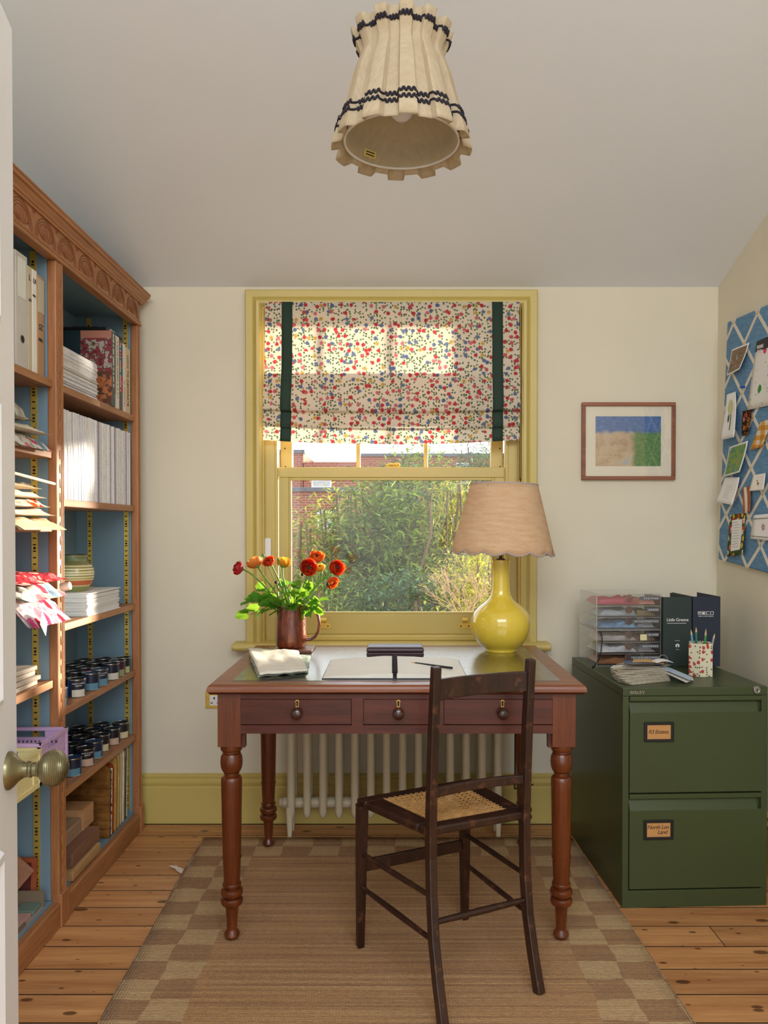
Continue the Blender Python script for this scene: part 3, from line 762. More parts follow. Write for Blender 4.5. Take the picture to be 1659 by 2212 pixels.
def tin(x, y, z, mi, label, grp, lettered=False, rot=0):
    key = (mi, lettered)
    if key not in tin_base:
        t = thing('paint_tin', label, 'paint tin', (x, y, z), rot, grp)
        MB().lathe([(.0300,.0015),(.0300,.0555)], seg=24).build('body', TM[mi], t, smooth=40)
        MB().lathe([(.0305,0),(.0315,.0015),(.0305,.003)], seg=24).build('bottom_rim', M['steel'], t, smooth=60)
        MB().lathe([(.0303,.0545),(.0318,.0565),(.0312,.0595),(.0285,.0595),(.0275,.0575)], seg=24, cap1=False).build('top_rim', M['steel'], t, smooth=60)
        MB().lathe([(.0277,.0565),(.0277,.0585),(.024,.0585),(.0225,.056),(.0,.056)], seg=24).build('lid', M['black'] if mi != 1 else TM[1], t, smooth=40)
        if lettered:
            wp = lambda c, zz: Vector((.0303*math.cos(c.x/.0303 - R(52)), .0303*math.sin(c.x/.0303 - R(52)), zz + c.y))
            text('PAINT & PAPER', .0062, 'lettering', M['ink_w'], t, None, align='CENTER', ext=.0, warp=lambda c: wp(c, .044))
            text('LIBRARY', .0062, 'lettering', M['ink_w'], t, None, align='CENTER', ext=.0, warp=lambda c: wp(c, .037))
        tin_base[key] = t
    else:
        t = clone(tin_base[key]); t.location = (x, y, z); t.rotation_euler = (0,0,rot); tag(t, label, 'paint tin', grp)
    return t
desc = ['navy and white labelled', 'navy and light blue labelled', 'black and blush labelled', 'plum labelled', 'dark green labelled', 'black and cream labelled']
ords = ['first','second','third','fourth','fifth','sixth','seventh','eighth']
def tin_rows(z, rows, shelf, grp):
    for rn, row in rows:
        for i, (x, y, mi, let) in enumerate(row):
            tin(x, y, z, mi, f'{desc[mi]} paint tin, {shelf} tin shelf, {rn} row, {ords[i]} from divider', grp, let, R(rnd.uniform(-8,8)))
tin_rows(.6485, [('front', [(-1.061,2.475,1,0),(-1.061,2.625,0,1),(-1.056,2.735,1,0),(-1.054,2.812,1,1),(-1.054,2.925,0,0),(-1.054,2.995,3,0),(-1.056,3.062,4,0)]),
                 ('middle', [(-1.128,2.56,0,0),(-1.124,2.668,2,0),(-1.122,2.76,5,0),(-1.121,2.85,3,0),(-1.122,2.945,2,0),(-1.124,3.04,5,0)]),
                 ('back', [(-1.194,2.62,0,0),(-1.192,2.72,3,0),(-1.191,2.81,2,0),(-1.19,2.91,4,0),(-1.193,3.01,0,0)])], 'upper', 'paint tins on the upper tin shelf')
tin_rows(.3925, [('front', [(-1.066,2.60,1,0),(-1.066,2.712,2,1),(-1.070,2.80,1,0),(-1.078,2.892,5,0),(-1.070,2.98,2,0),(-1.068,3.07,5,0)]),
                 ('middle', [(-1.133,2.58,0,0),(-1.131,2.67,0,0),(-1.136,2.76,2,0),(-1.141,2.862,0,0),(-1.136,2.96,5,0),(-1.136,3.05,0,0)]),
                 ('back', [(-1.20,2.68,1,0),(-1.20,2.78,0,0),(-1.205,2.90,2,0),(-1.203,3.0,2,0)])], 'lower', 'paint tins on the lower tin shelf')
# carpet samples standing on the base
M_c = {}
def carpet(label, y, th, h, depth, c1, c2, x=-1.037, ribs=False):
    m = weave('pile_'+c1[1:], c1, c2, 60)
    o = thing('carpet_sample', label, 'carpet sample', (x, y, .0835), 0, 'carpet samples on the bookcase base')
    o.rotation_euler = (R(-2.5), 0, 0)
    nx, nz_ = 16, (73 if ribs else 24)
    b = MB()
    def pt(u, v, side):
        r = .03; zz = v*h; xx = -depth*(1-u)
        zz = min(zz, h); d = th if side else 0
        bump_ = (.006*abs(math.sin(v*math.pi*9))**.6 if ribs else 0) + .0025*nz(u*30, v*30, side*4)
        cornx = -r*(1-math.sqrt(max(0,1-max(0,(zz-(h-r))/r)**2))) if zz > h-r else 0
        return (xx + cornx*(u), (d*.85+.002+bump_*.0) if side else -bump_, zz)
    g0 = [pt(i/(nx-1), j/(nz_-1), 0) for j in range(nz_) for i in range(nx)]
    fs = [(j*nx+i, j*nx+i+1, (j+1)*nx+i+1, (j+1)*nx+i) for j in range(nz_-1) for i in range(nx-1)]
    b.add(g0, fs)
    o1 = b.build('pile', m, o, smooth=60, solid=th*.8, off=-1)
    md = o1.modifiers[0]; md.offset = 1
    b2 = MB().box(-depth+.004, -.004, th*.82, th*.82+.003, .0, h-.02); b2.build('backing', M['linen'], o)
    return o
M['rib'] = 0
carpet('chunky brown ribbed carpet sample facing the room at the bottom of the bookcase', 2.868, .020, .262, .21, '#5c3a1b', '#936531', -1.034, True)
carpet('rust red carpet sample behind the brown ribbed one', 2.896, .014, .262, .20, '#7e2c14', '#a5431f', -1.036)
carpet('gold tan carpet sample behind the rust red one', 2.922, .022, .285, .20, '#9a7434', '#c09a54', -1.032)
carpet('straw coloured carpet sample in the middle of the carpet samples', 2.955, .020, .288, .20, '#a98c4e', '#cdb274', -1.034)
carpet('pale beige carpet sample between the straw and cream ones', 2.985, .018, .290, .20, '#bfa987', '#d8c7a6', -1.036)
carpet('cream carpet sample beside the moss green one', 3.012, .020, .288, .20, '#c9bea4', '#e4dcc6', -1.036)
carpet('moss green carpet sample at the far end', 3.045, .026, .290, .20, '#4b4a1c', '#77733a', -1.04)
# hardwood blocks
for lab, x0, x1, ya, yb_, z0, z1, c1, c2 in (
    ('pale tan hardwood block at the bottom of the wood pile', -1.17, -1.024, 2.50, 2.735, .0805, .113, '#ad8453', '#cda673'),
    ('dark walnut block lying on the pale tan one', -1.18, -1.034, 2.52, 2.755, .1135, .163, '#6d4a38', '#936a52'),
    ('mid brown grained block near the top of the wood pile', -1.20, -1.075, 2.50, 2.70, .1635, .213, '#9a7c60', '#b99b7c'),
    ('long beech block at the back of the wood pile', -1.235, -1.072, 2.705, 2.80, .1635, .235, '#b08055', '#cc9d70')):
    o = MB().box(0, x1-x0, 0, yb_-ya, 0, z1-z0).build('wood_block', wood('block_'+c1[1:], c1, c2, None, 'y', .6), None, (x0, ya, z0), bevel=.0015, segs=1)
    tag(o, lab, 'wood block', 'hardwood sample blocks')

# ------------------------------------------------------------ left bay
def filebox(y0, y1, h, label, mat, hole=False, sticker=None, marks=None, x=-1.045, dep=.20):
    o = thing('magazine_file', label, 'file box', (x, y0, 1.6565), 0, 'file boxes on the upper left shelf')
    w_ = y1-y0
    MB().box(-dep, 0, 0, w_, 0, h).build('body', mat, o, bevel=.0012, segs=1)
    if hole:
        MB().lathe([(.0125,0),(.0125,.0012),(.0105,.0014),(.0105,.0005)], (0, w_*.52, .085), 20, Matrix.Rotation(R(90),4,'Y')).build('hole_ring', M['steel'], o)
        MB().lathe([(.0106,.0002),(.0106,.0007)], (0, w_*.52, .085), 20, Matrix.Rotation(R(90),4,'Y')).build('finger_hole', M['dark'], o)
    if sticker: MB().box(.0003,.001, w_*sticker[0], w_*sticker[1], sticker[2], sticker[3]).build('label_sticker', sticker[4], o)
    for s, yy_, zz_ in (marks or []):
        text(s, min(.024, w_/len(s)*1.35), 'handwriting', M['ink_k'], o, Matrix(((0,0,1,.0006),(1,0,0,yy_),(0,1,0,zz_),(0,0,0,1))), shear=.1)
    return o
M['card_tan'] = plain('tan_card', '#b79068', .7); M['card_grey'] = plain('grey_card', '#c9c4bc', .6); M['card_buff'] = plain('buff_card', '#c8bca0', .7)
M['sticker'] = plain('pale_sticker', '#dfe1d6', .6)
filebox(2.085, 2.140, .315, 'tan card file box closest to the open door', M['card_tan'], sticker=(.45,.75,.17,.30,M['white']))
filebox(2.145, 2.175, .315, 'thin buff file box beside the tan one', M['card_buff'])
filebox(2.186, 2.256, .325, 'pale grey lever arch file with a round finger hole', M['card_grey'], True, (.2,.85,.20,.31,M['sticker']))
filebox(2.260, 2.284, .305, 'slim cream file marked L and SZE', M['card_buff'], marks=[('L', .004, .265), ('SZE', .002, .205)])
filebox(2.287, 2.316, .305, 'slim white file marked LR MISC', M['paper'], marks=[('LR', .003, .265), ('MISC', .001, .225)])
filebox(2.320, 2.362, .300, 'tan and cream file marked SZ MISC next to the divider', M['card_tan'], sticker=(.0,1,.19,.29,M['card_buff']), marks=[('SZ', .006, .14), ('MISC', .003, .105)])
# folded fabric bundles
def bundle(name, label, x0, x1, y0, y1, z, h, mat, droop=0.0, seed=1, folds=3, grp=None, over=0.0, twist=0, fray=0):
    r = random.Random(seed); o = None
    b = MB(); nu, nv = 18, 16
    cx, cy = (x0+x1)/2, (y0+y1)/2
    def pt(u, v, top):
        x = x0 + (x1-x0)*u; y = y0 + (y1-y0)*v
        e = min(1, u/.08, (1-u)/.08)*min(1, v/.08, (1-v)/.08); e = max(0, e)**.5
        n = nz(x*16+seed*3, y*16, seed) ; n2 = nz(x*45, y*45+seed*7, seed)
        hh = h*(.75+.45*n+.18*n2)
        zz = z + (h*.08 + e*hh if top else h*.06*(1-e)+.001)
        dr = max(0, (x - (FX+.002)))
        zz -= droop*min(1, dr/.05)**1.3 + .0
        zz += 0 if top else max(0, .0)
        edge = fray*(r.random()-.5)*(1-e)
        yy_ = y + .012*nz(x*9+seed, seed*2.2, 0)*(1 if v > .5 else -1) + edge
        xx = x + .012*nz(y*10+seed*5, seed, 3)*(u) + edge
        return (xx-cx, yy_-cy, zz-z)
    nl = folds if h > .012 else 1
    for lay in range(nl):
        ox, oy = (r.uniform(-.010,.004), r.uniform(-.010,.008)) if lay else (0, 0)
        sh = 1-.05*lay
        T = []; B = []
        for j in range(nv):
            for i in range(nu):
                tp = pt(i/(nu-1), j/(nv-1), True); bt = pt(i/(nu-1), j/(nv-1), False)
                f0, f1 = lay/nl, (lay+.94)/nl
                cx_, cy_ = tp[0]*sh+ox, tp[1]*sh+oy
                T.append((cx_, cy_, bt[2]+(tp[2]-bt[2])*f1)); B.append((cx_, cy_, bt[2]+(tp[2]-bt[2])*f0))
        n0 = nu*nv; fs = []
        for j in range(nv-1):
            for i in range(nu-1):
                a, c, d, e_ = j*nu+i, j*nu+i+1, (j+1)*nu+i+1, (j+1)*nu+i
                fs += [(a, c, d, e_), (n0+a, n0+e_, n0+d, n0+c)]
        ring = [i for i in range(nu)] + [j*nu+nu-1 for j in range(1, nv)] + [(nv-1)*nu+i for i in range(nu-2, -1, -1)] + [j*nu for j in range(nv-2, 0, -1)]
        for k in range(len(ring)): a, c = ring[k], ring[(k+1) % len(ring)]; fs.append((a, n0+a, n0+c, c))
        b.add(T+B, fs)
    o = b.build(name, mat, None, (cx, cy, z), smooth=50)
    if twist: o.rotation_euler = (0,0,twist)
    return tag(o, label, 'fabric', grp)
M['f_grey'] = floral('grey_sprig_cloth', '#c7c0b3', ['#8e9484','#a9a08e','#7d8a86'], ['#7f8672','#9aa08c'], 30, .4, .1, 'xy')
M['f_rose'] = floral('rose_print_cloth', '#d8d0c4', ['#c9485c','#7f9db0','#d77e86'], ['#8a9a80','#a5ad95'], 22, .45, .1, 'xy')
M['f_tan'] = weave('oatmeal_cloth', '#c2a684', '#ddc8a8', 60)
M['f_cream'] = weave('cream_cloth', '#d8c9b2', '#ece1cf', 60)
M['f_orange'] = floral('orange_print_cloth', '#e2d4c2', ['#d3622f','#c0492e','#d89a7c'], ['#b9a58c','#c7a98c'], 20, .42, .1, 'xy')
M['f_red'] = floral('red_ikat_cloth', '#a5333a', ['#d9b0a8','#8c2630','#c9656b'], ['#c98c84','#7d2028'], 26, .4, .1, 'xy')
M['f_pink'] = floral('pink_trellis_cloth', '#e4d4d4', ['#c8527f','#b43a4e','#d68fa4'], ['#c795a6','#d9a7a8'], 26, .4, .1, 'xy')
G1 = 'folded fabrics on the left shelves'
bundle('folded_fabric', 'floral fabric with a rose border at the bottom of the upper fabric pile', -1.24, -.985, 2.08, 2.285, 1.4425, .034, M['f_rose'], .035, 3, grp=G1, fray=.006)
bundle('folded_fabric', 'grey white fabric folded in the middle of the upper fabric pile', -1.24, -1.00, 2.08, 2.30, 1.4785, .030, M['f_cream'], .0, 5, grp=G1, fray=.006)
bundle('folded_fabric', 'crumpled grey sprigged fabric on top of the upper fabric pile', -1.23, -1.02, 2.06, 2.235, 1.511, .055, M['f_grey'], .0, 8, grp=G1)
bundle('folded_fabric', 'oatmeal fabric hanging over the shelf at the bottom of the pinked pile', -1.24, -.975, 2.08, 2.335, 1.2225, .020, M['f_tan'], .03, 11, grp=G1, fray=.005)
bundle('folded_fabric', 'cream pinked fabric second from the bottom of the pinked pile', -1.24, -.995, 2.08, 2.315, 1.2445, .022, M['f_cream'], .0, 12, grp=G1, fray=.005)
bundle('folded_fabric', 'orange printed fabric in the middle of the pinked pile', -1.23, -1.00, 2.08, 2.300, 1.2685, .024, M['f_orange'], .0, 13, grp=G1, fray=.005)
bundle('folded_fabric', 'pale pinked fabric near the top of the pinked pile', -1.23, -1.005, 2.08, 2.290, 1.2945, .024, M['f_cream'], .0, 14, grp=G1, fray=.005)
bundle('folded_fabric', 'tan fabric on top of the pinked pile under the cream rod', -1.23, -1.01, 2.07, 2.265, 1.3205, .018, M['f_tan'], .0, 15, grp=G1, fray=.004)
o = MB().tube([(0,0,0),(.03,.24,-.022)], .0045, 8).build('cream_rod', M['f_cream'], None, (-1.02, 2.06, 1.361), smooth=60); tag(o, 'thin cream rod lying across the pinked fabric pile', 'rod')
bundle('folded_fabric', 'white and pink trellis fabric drooping over the shelf edge', -1.23, -.955, 2.10, 2.325, .9925, .034, M['f_pink'], .055, 21, grp=G1, fray=.008)
bundle('folded_fabric', 'pale rose fabric folded above the trellis one', -1.23, -.965, 2.08, 2.335, 1.0285, .030, M['f_rose'], .022, 22, grp=G1, fray=.007)
bundle('folded_fabric', 'red ikat fabric on top of the trellis fabrics', -1.23, -.97, 2.06, 2.345, 1.0605, .026, M['f_red'], .006, 23, grp=G1, fray=.005)
tg = thing('swing_tag', 'cream printed swing tag hanging from the trellis fabric', 'tag', (-.948, 2.13, .952), 0); tg.rotation_euler = (R(8), R(-12), R(10))
MB().box(-.0006, .0006, -.028, .028, -.022, .022, Matrix.Rotation(R(28),4,'X')).build('card', M['sticker'], tg)
MB().box(.0006, .0011, -.021, .021, -.016, .016, Matrix.Rotation(R(28),4,'X')).build('print_panel', M['paperw'], tg)
MB().tube([(.0,-.02,.03),(-.01,-.005,.06),(-.03,.01,.085)], .0008, 5).build('string', M['f_cream'], tg)
# curl of cream ribbon at the end
o = MB().lathe([(.012,-.014),(.0135,0),(.012,.014)], (0,0,0), 20, Matrix.Rotation(R(80),4,'Y')).build('ribbon_roll', M['f_cream'], None, (-.985, 2.362, 1.0215+.013), smooth=60); tag(o, 'small cream ribbon roll at the end of the red fabric pile', 'ribbon')
# pale wooden sample sticks
for i in range(4):
    o = MB().box(-.10, .0, -.14, .14, 0, .0125).build('wood_sample', wood('pale_sample', '#c9b6a2', '#e2d6c6', None, 'y', .7), None, (-1.04-.004*i, 2.165+.004*(i % 2), .7525+.014*i), bevel=.002)
    o.rotation_euler = (0,0,R([2,-3,1.5,-2][i])); tag(o, ['lowest', 'second', 'third', 'topmost'][i] + ' pale limed wood sample in the small stack beside the door', 'wood sample', 'pale wood samples')
# folding plastic crates
def crate(label, x0, x1, y0, y1, z, h, col):
    m = plain('crate_'+col[1:], col, .45, var=.03)
    o = thing('folding_crate', label, 'crate', (x1, y0, z), 0, 'folding crates on the left shelf')
    W_, D_ = y1-y0, x1-x0; T = .004
    def wall(kind):
        L = W_ if kind in 'FB' else D_
        b = MB()
        def bx(a0,a1,c0,c1,t0=0,t1=T):
            if kind == 'F': b.box(-t1,-t0,a0,a1,c0,c1)
            elif kind == 'B': b.box(-D_+t0,-D_+t1,a0,a1,c0,c1)
            elif kind == 'N': b.box(-a1,-a0,t0,t1,c0,c1)
            else: b.box(-a1,-a0,W_-t1,W_-t0,c0,c1)
        e = .010
        bx(0,e,0,h,-.003,T); bx(L-e,L,0,h,-.003,T); bx(0,L,h-.009,h,-.004,T+.002); bx(0,L,0,.012,-.003,T)
        # handle slot and slanted grille
        bx(e,L*.28,h*.74,h-.009); bx(L*.72,L-e,h*.74,h-.009); bx(e,L-e,h*.66,h*.74)
        n = max(5, int(L/.013))
        for i in range(n):
            a = e+(L-2*e)*i/n
            bx(a, a+(L-2*e)/n*.55, h*.58, h*.66)
        bx(e*2.2,L-e*2.2,.012,h*.58)
        bx(L*.22,L*.25,h*.15,h*.46,-.003,0); bx(L*.75,L*.78,h*.15,h*.46,-.003,0)
        for i in range(3):
            bx(e, e*2.2, .018+h*.17*i, .018+h*.17*i+h*.09); bx(L-e*2.2, L-e, .018+h*.17*i, .018+h*.17*i+h*.09)
        return b
    for kd in 'FBNE': wall(kd).build('side_panel', m, o)
    MB().box(-D_+T, -T, T, W_-T, 0, .003).build('base', m, o)
    MB().box(-.012,.004,-.003,.0,h*.55,h*.95).build('latch', m, o)
    return o
crate('lilac folding crate jutting out of the shelf beside the divider', -1.20, -.972, 2.155, 2.335, .5055, .112, '#cba9d0')
crate('pale yellow folding crate next to the lilac one', -1.18, -.965, 1.96, 2.142, .5055, .104, '#e6d79a')
o = MB().grid(lambda u,v: (-.10*u, .05*v, .115*u**.5 + .02*math.sin(v*5)), 8, 6).build('loose_sheet', M['paperw'], None, (-1.0, 2.04, .515), solid=.001); tag(o, 'curled white sheet standing in the pale yellow crate', 'paper')
# base of the left bay: tray of samples
tr = thing('sample_tray', 'grey card tray of tile samples on the bookcase base by the door', 'tray', (-1.125, 2.19, .0805), 0)
m_tray = plain('grey_board', '#7d6c58', .8)
MB().box(-.10,.085,-.20,.140,0,.004).build('bottom', plain('tray_lining', '#9a8f86', .8), tr)
MB().box(-.10,.085,.136,.140,.004,.05).build('side', m_tray, tr); MB().box(-.10,-.096,-.20,.136,.004,.05).build('side', m_tray, tr)
MB().box(.081,.085,-.20,.02,.004,.016).build('side', m_tray, tr)
for lab, x, y, z, sx_, sy_, c, rz in (('pink tile sample lying at the front of the tray', -1.0735, 2.205, .0852, .055, .11, '#bd948a', 2), ('grey green tile sample at the back of the tray', -1.0735, 2.297, .0852, .055, .055, '#70877c', 3)):
    o = MB().box(-sx_/2, sx_/2, -sy_/2, sy_/2, 0, .012).build('tile_sample', plain('tile_'+c[1:], c, .35), None, (x, y, z), bevel=.0015, rot=(0,0,R(rz))); tag(o, lab, 'tile', 'tile samples in the tray')
o = thing('sample_roll', 'green cardboard roll lying in the tray beside the tiles', 'roll', (-1.128, 2.10, .1025))
MB().tube([(0,-.09,0),(.002,.19,.0)], .0165, 20).build('tube', plain('green_card', '#1f7d56', .5), o, smooth=40)
MB().tube([(.002,.1899,.0),(.002,.199,.0)], .0168, 20).build('end_cap', M['white'], o, smooth=40)
o = thing('small_frame', 'small red brown wooden frame leaning on the divider behind the tray', 'frame', (-1.155, 2.338, .0815)); o.rotation_euler = (R(-5), 0, 0)
fm = plain('red_brown_wood', '#a3522f', .5)
for q in ((-.09,.082,0,.010,.0,.014),(-.09,.082,0,.010,.124,.138),(-.09,-.076,0,.010,.014,.124),(.068,.082,0,.010,.014,.124)): MB().box(*q).build('frame_bar', fm, o)
MB().box(-.076,.068,.004,.009,.014,.124).build('backing', plain('maroon_backing', '#5e2620', .7), o)
o = MB().box(-.045,.045,-.004,.004,-.045,.045, Matrix.Rotation(R(40),4,'Y')).build('cork_tile', plain('cork', '#a9785c', .9, var=.15, scale=60), None, (-1.128, 2.318, .189), rot=(R(-4),0,0), bevel=.001); tag(o, 'square cork tile tipped on its corner against the small frame', 'tile')
# ------------------------------------------------------------ rug
rug = thing('rug', 'woven jute rug with a checked border under the desk and chair', 'rug', (-.728, 3.046, .001))
b = MB()
def rugp(u, v):
    y = -2.1*v; x0 = -.016+.05*v; x1 = 1.418+.083*v; x = x0+(x1-x0)*u
    return (x + .006*nz(y*3, 1.5), y + .006*nz(x*4, 7), .0075 + .0008*nz(x*5, y*5))
b.grid(rugp, 30, 44)
# material uses local x and distance from the far edge
def flipy(t):
    pass
rb = b.build('weave', M['rug'], rug, smooth=60, solid=.007, off=1)
md = rb.modifiers[0]; md.offset = -1
b = MB()
for i in range(26):
    b.tube([(rnd.uniform(-.002,.002), -.30-.0012*i, .006), (-.02-.02*rnd.random(), -.27-.001*i, .004), (-.045-.03*rnd.random(), -.26+.02*rnd.random(), .003)], .0007, 4)
b.build('frayed_threads', M['f_cream'], rug)

# ------------------------------------------------------------ desk
DT = .765
dk = thing('writing_desk', 'mahogany writing desk with three drawers and a tooled leather top', 'desk', (.009, 2.225, 0))
DW, DD = .54, .775
Lr = [(-DW+.008, DW-.008, .008, DD-.008, DT-.024), (-DW, DW, 0, DD, DT-.021), (-DW, DW, 0, DD, DT-.015)]
for a in (20,45,70,90):
    q = .012*(1-math.cos(R(a))); Lr.append((-DW+q, DW-q, q, DD-q, DT-.015+.0145*math.sin(R(a))))
MB().rects(Lr).build('top', M['mahog_top'], dk, smooth=30)
MB().rects([(-DW+.009, DW-.009, .009, DD-.009, DT-.029),(-DW+.004, DW-.004, .004, DD-.004, DT-.0235)]).build('edge_moulding', M['mahog'], dk)
MB().box(-DW+.062, DW-.062, .062, DD-.062, DT-.003, DT+.0006).build('leather', M['leather'], dk)
LGX, LY0, LY1 = .4815, .062, .735
prof = [(.0,.0),(.012,.0),(.019,.004),(.0227,.011),(.021,.020),(.0155,.026),(.0146,.030),(.0186,.094),(.0190,.097),(.024,.098),(.0295,.102),(.0325,.110),(.0315,.117),(.0275,.121),(.0205,.1225),(.0205,.1255),(.0275,.127),(.0315,.132),(.0325,.138),(.031,.145),(.026,.149),(.0195,.150),(.0195,.155),(.0225,.1555),(.027,.157),(.0275,.161),(.0262,.165),(.0232,.166),(.0262,.236),(.0262,.238),(.0285,.2385),(.0285,.243),(.0264,.2435),(.0300,.440),(.0304,.464),(.0296,.472),(.0265,.476),(.0225,.477),(.0195,.480),(.0195,.484),(.0225,.4845),(.0225,.488),(.0205,.489),(.026,.492),(.0305,.503),(.0322,.519),(.0305,.535),(.0265,.543),(.0225,.5445),(.0225,.548),(.027,.5485),(.027,.552),(.0255,.553),(.0305,.5545),(.0315,.560),(.0315,.570)]
leg0 = MB().lathe(prof, seg=32)
leg0.box(-.033,.033,-.033,.033,.570,DT-.024)
lg = None
for sx_ in (-1, 1):
    for ly in (LY0, LY1):
        if lg is None: lg = leg0.build('leg', M['mahog_leg'], dk, smooth=32); L = lg
        else: L = lg.copy(); COL.objects.link(L); L.parent = dk
        L.location = (sx_*LGX, ly, .0105)
for sx_ in (-1, 1): MB().box(sx_*.452-.012, sx_*.452+.012, .05, .075, .573, .62).build('corner_block', M['mahog'], dk)
ZA0, ZA1 = .619, DT-.028
# front apron: rails and stiles around the drawers
FY = .030
IX = LGX-.033
drs = [(-.455, -.129), (-.0965, .102), (.1345, .4575)]
MB().box(-IX, IX, FY, FY+.02, ZA0, .643).build('drawer_rail', M['mahog'], dk)
MB().box(-IX, IX, FY, FY+.02, .719, ZA1).build('drawer_rail', M['mahog'], dk)
for a_, b_ in ((-IX, drs[0][0]), (drs[0][1], drs[1][0]), (drs[1][1], drs[2][0]), (drs[2][1], IX)):
    if b_-a_ > .001: MB().box(a_, b_, FY, FY+.02, .643, .719).build('drawer_stile', M['mahog'], dk)
for sx_ in (-1, 1): MB().box(sx_*LGX-.012, sx_*LGX+.012, LY0+.033, LY1-.033, ZA0, ZA1).build('side_apron', M['mahog'], dk)
MB().box(-IX, IX, LY1-.012, LY1+.012, ZA0, ZA1).build('back_apron', M['mahog'], dk)
for (a_, b_), kx in zip(drs, (-.286, .005, .3045)):
    d = MB().box(a_+.0015, b_-.0015, FY+.002, FY+.35, .6445, .7175).build('drawer', M['mahog'], dk, bevel=.001, segs=1)
    MB().lathe([(.006,0),(.006,.006),(.0085,.009),(.0155,.015),(.0165,.021),(.014,.028),(.008,.031),(.003,.0315),(.0025,.033),(.0,.033)], (kx, FY+.002, .678), 24, Matrix.Rotation(R(90),4,'X')).build('knob', plain('dark_turned_wood', '#3b1a13', .25, coat=.4), d, smooth=40)
    k_ = [(.0055*math.cos(a), .0055*math.sin(a)) for a in [R(-60)+R(300)*i/12 for i in range(13)]]
    ko = [(.0055*math.cos(R(-50+280*i/12)), .006+.0055*math.sin(R(-50+280*i/12))) for i in range(13)] + [(-.0045,-.010),(.0045,-.010)]
    MB().prism(ko, 0, .0012, lambda u,v,dd: (kx+u, FY+.002-dd, .705+v)).build('escutcheon', M['brass'], d)
    ki = [(p*.62, .001+(v_-.001)*.72) for p, v_ in ko]
    MB().prism(ki, 0, .0016, lambda u,v,dd: (kx+u, FY+.002-dd, .705+v)).build('keyhole', M['dark'], d)
# cable of the table lamp under the desk
o = MB().tube([(.425,2.80,.612),(.438,2.81,.56),(.452,2.84,.52),(.447,2.88,.45),(.45,2.90,.30),(.47,3.04,.20),(.56,3.15,.18)], .003, 8).build('lamp_cable', M['cord'], smooth=60); tag(o, 'black cable hanging under the right end of the desk', 'cable')

# ------------------------------------------------------------ chair (centre of the seat as root)
CR = Vector((.145, 2.15, 0))
ch = thing('cane_chair', 'dark stained side chair with a woven cane seat pulled up to the desk', 'chair', tuple(CR))
def lp(x, y, z): return Vector((x, y, z)) - CR
U = Vector((.909,.416,0)); Vv = Vector((-.416,.909,0))
RZ = .0105
def post(pts, sd): return MB().bar([lp(*p) for p in pts], [.022+.0]*len(pts), [.028,.028,.028,.028,.028,.028,.027,.026,.024,.022][:len(pts)], U).build('back_post', M['chairwood'], ch, bevel=.003)
PL = [(.1195,1.868,RZ),(.1085,1.900,.10),(.0995,1.930,.19),(.0955,1.955,.29),(.0945,1.970,.38),(.0945,1.972,.46),(.0965,1.966,.58),(.0995,1.958,.70),(.103,1.950,.80),(.1055,1.944,.866)]
PR = [(.3760,2.012,RZ),(.3640,2.040,.10),(.3550,2.066,.19),(.3505,2.082,.29),(.3500,2.090,.38),(.3505,2.092,.46),(.3525,2.086,.58),(.355,2.078,.70),(.358,2.070,.80),(.3605,2.064,.866)]
post(PL, 0); post(PR, 1)
def P_at(P, z):
    for a, b_ in zip(P, P[1:]):
        if a[2] <= z <= b_[2]:
            t = (z-a[2])/(b_[2]-a[2]); return Vector((a[0]+(b_[0]-a[0])*t, a[1]+(b_[1]-a[1])*t, z))
def curved_rail(z, h0, h1, d, bow, name):
    a = P_at(PL, z); c = P_at(PR, z)
    pts = []; 
    for i in range(11):
        t = i/10; p = a.lerp(c, t) + Vv*bow*4*t*(1-t); pts.append(lp(p.x, p.y, z + .001*4*t*(1-t)))
    hs = [h0+(h1-h0)*4*(i/10)*(1-i/10) for i in range(11)]
    MB().bar(pts, hs, d, (0,0,1)).build(name, M['chairwood'], ch, bevel=.003)
curved_rail(.806, .054, .052, .014, .018, 'top_rail')
curved_rail(.542, .024, .024, .014, .014, 'lower_back_rail')
# front legs
FL0, FL1 = (-.0955,2.241,RZ), (-.088,2.190,.437)
FR0, FR1 = (.2185,2.403,RZ), (.214,2.352,.437)
for a, c in ((FL0, FL1), (FR0, FR1)):
    MB().bar([lp(*a), lp(*[(a[i]+c[i])/2 for i in range(3)]), lp(*c)], [.019,.025,.029], [.021,.026,.030], U).build('front_leg', M['chairwood'], ch, bevel=.002)
# seat frame: trapezoid with rounded edges
SB0, SB1, SF0, SF1 = Vector((.085,1.968,0)), Vector((.362,2.094,0)), Vector((-.104,2.196,0)), Vector((.232,2.372,0))
ZS0, ZS1 = .432, .454
def quadpt(s, t):   # s across, t back->front
    return SB0.lerp(SB1, s).lerp(SF0.lerp(SF1, s), t)
IN0, IN1, JT0, JT1 = .155, .845, .13, .865
def seat_rail(name, s0, s1, t0, t1):
    p = [quadpt(s0,t0), quadpt(s1,t0), quadpt(s1,t1), quadpt(s0,t1)]
    MB().loops([[lp(q.x,q.y,z) for q in p] for z in (ZS0, ZS1)]).build(name, M['chairwood'], ch, bevel=.005)
seat_rail('seat_rail', 0, 1, 0, JT0); seat_rail('seat_rail', 0, 1, JT1, 1)
seat_rail('seat_rail', 0, IN0, JT0, JT1); seat_rail('seat_rail', IN1, 1, JT0, JT1)
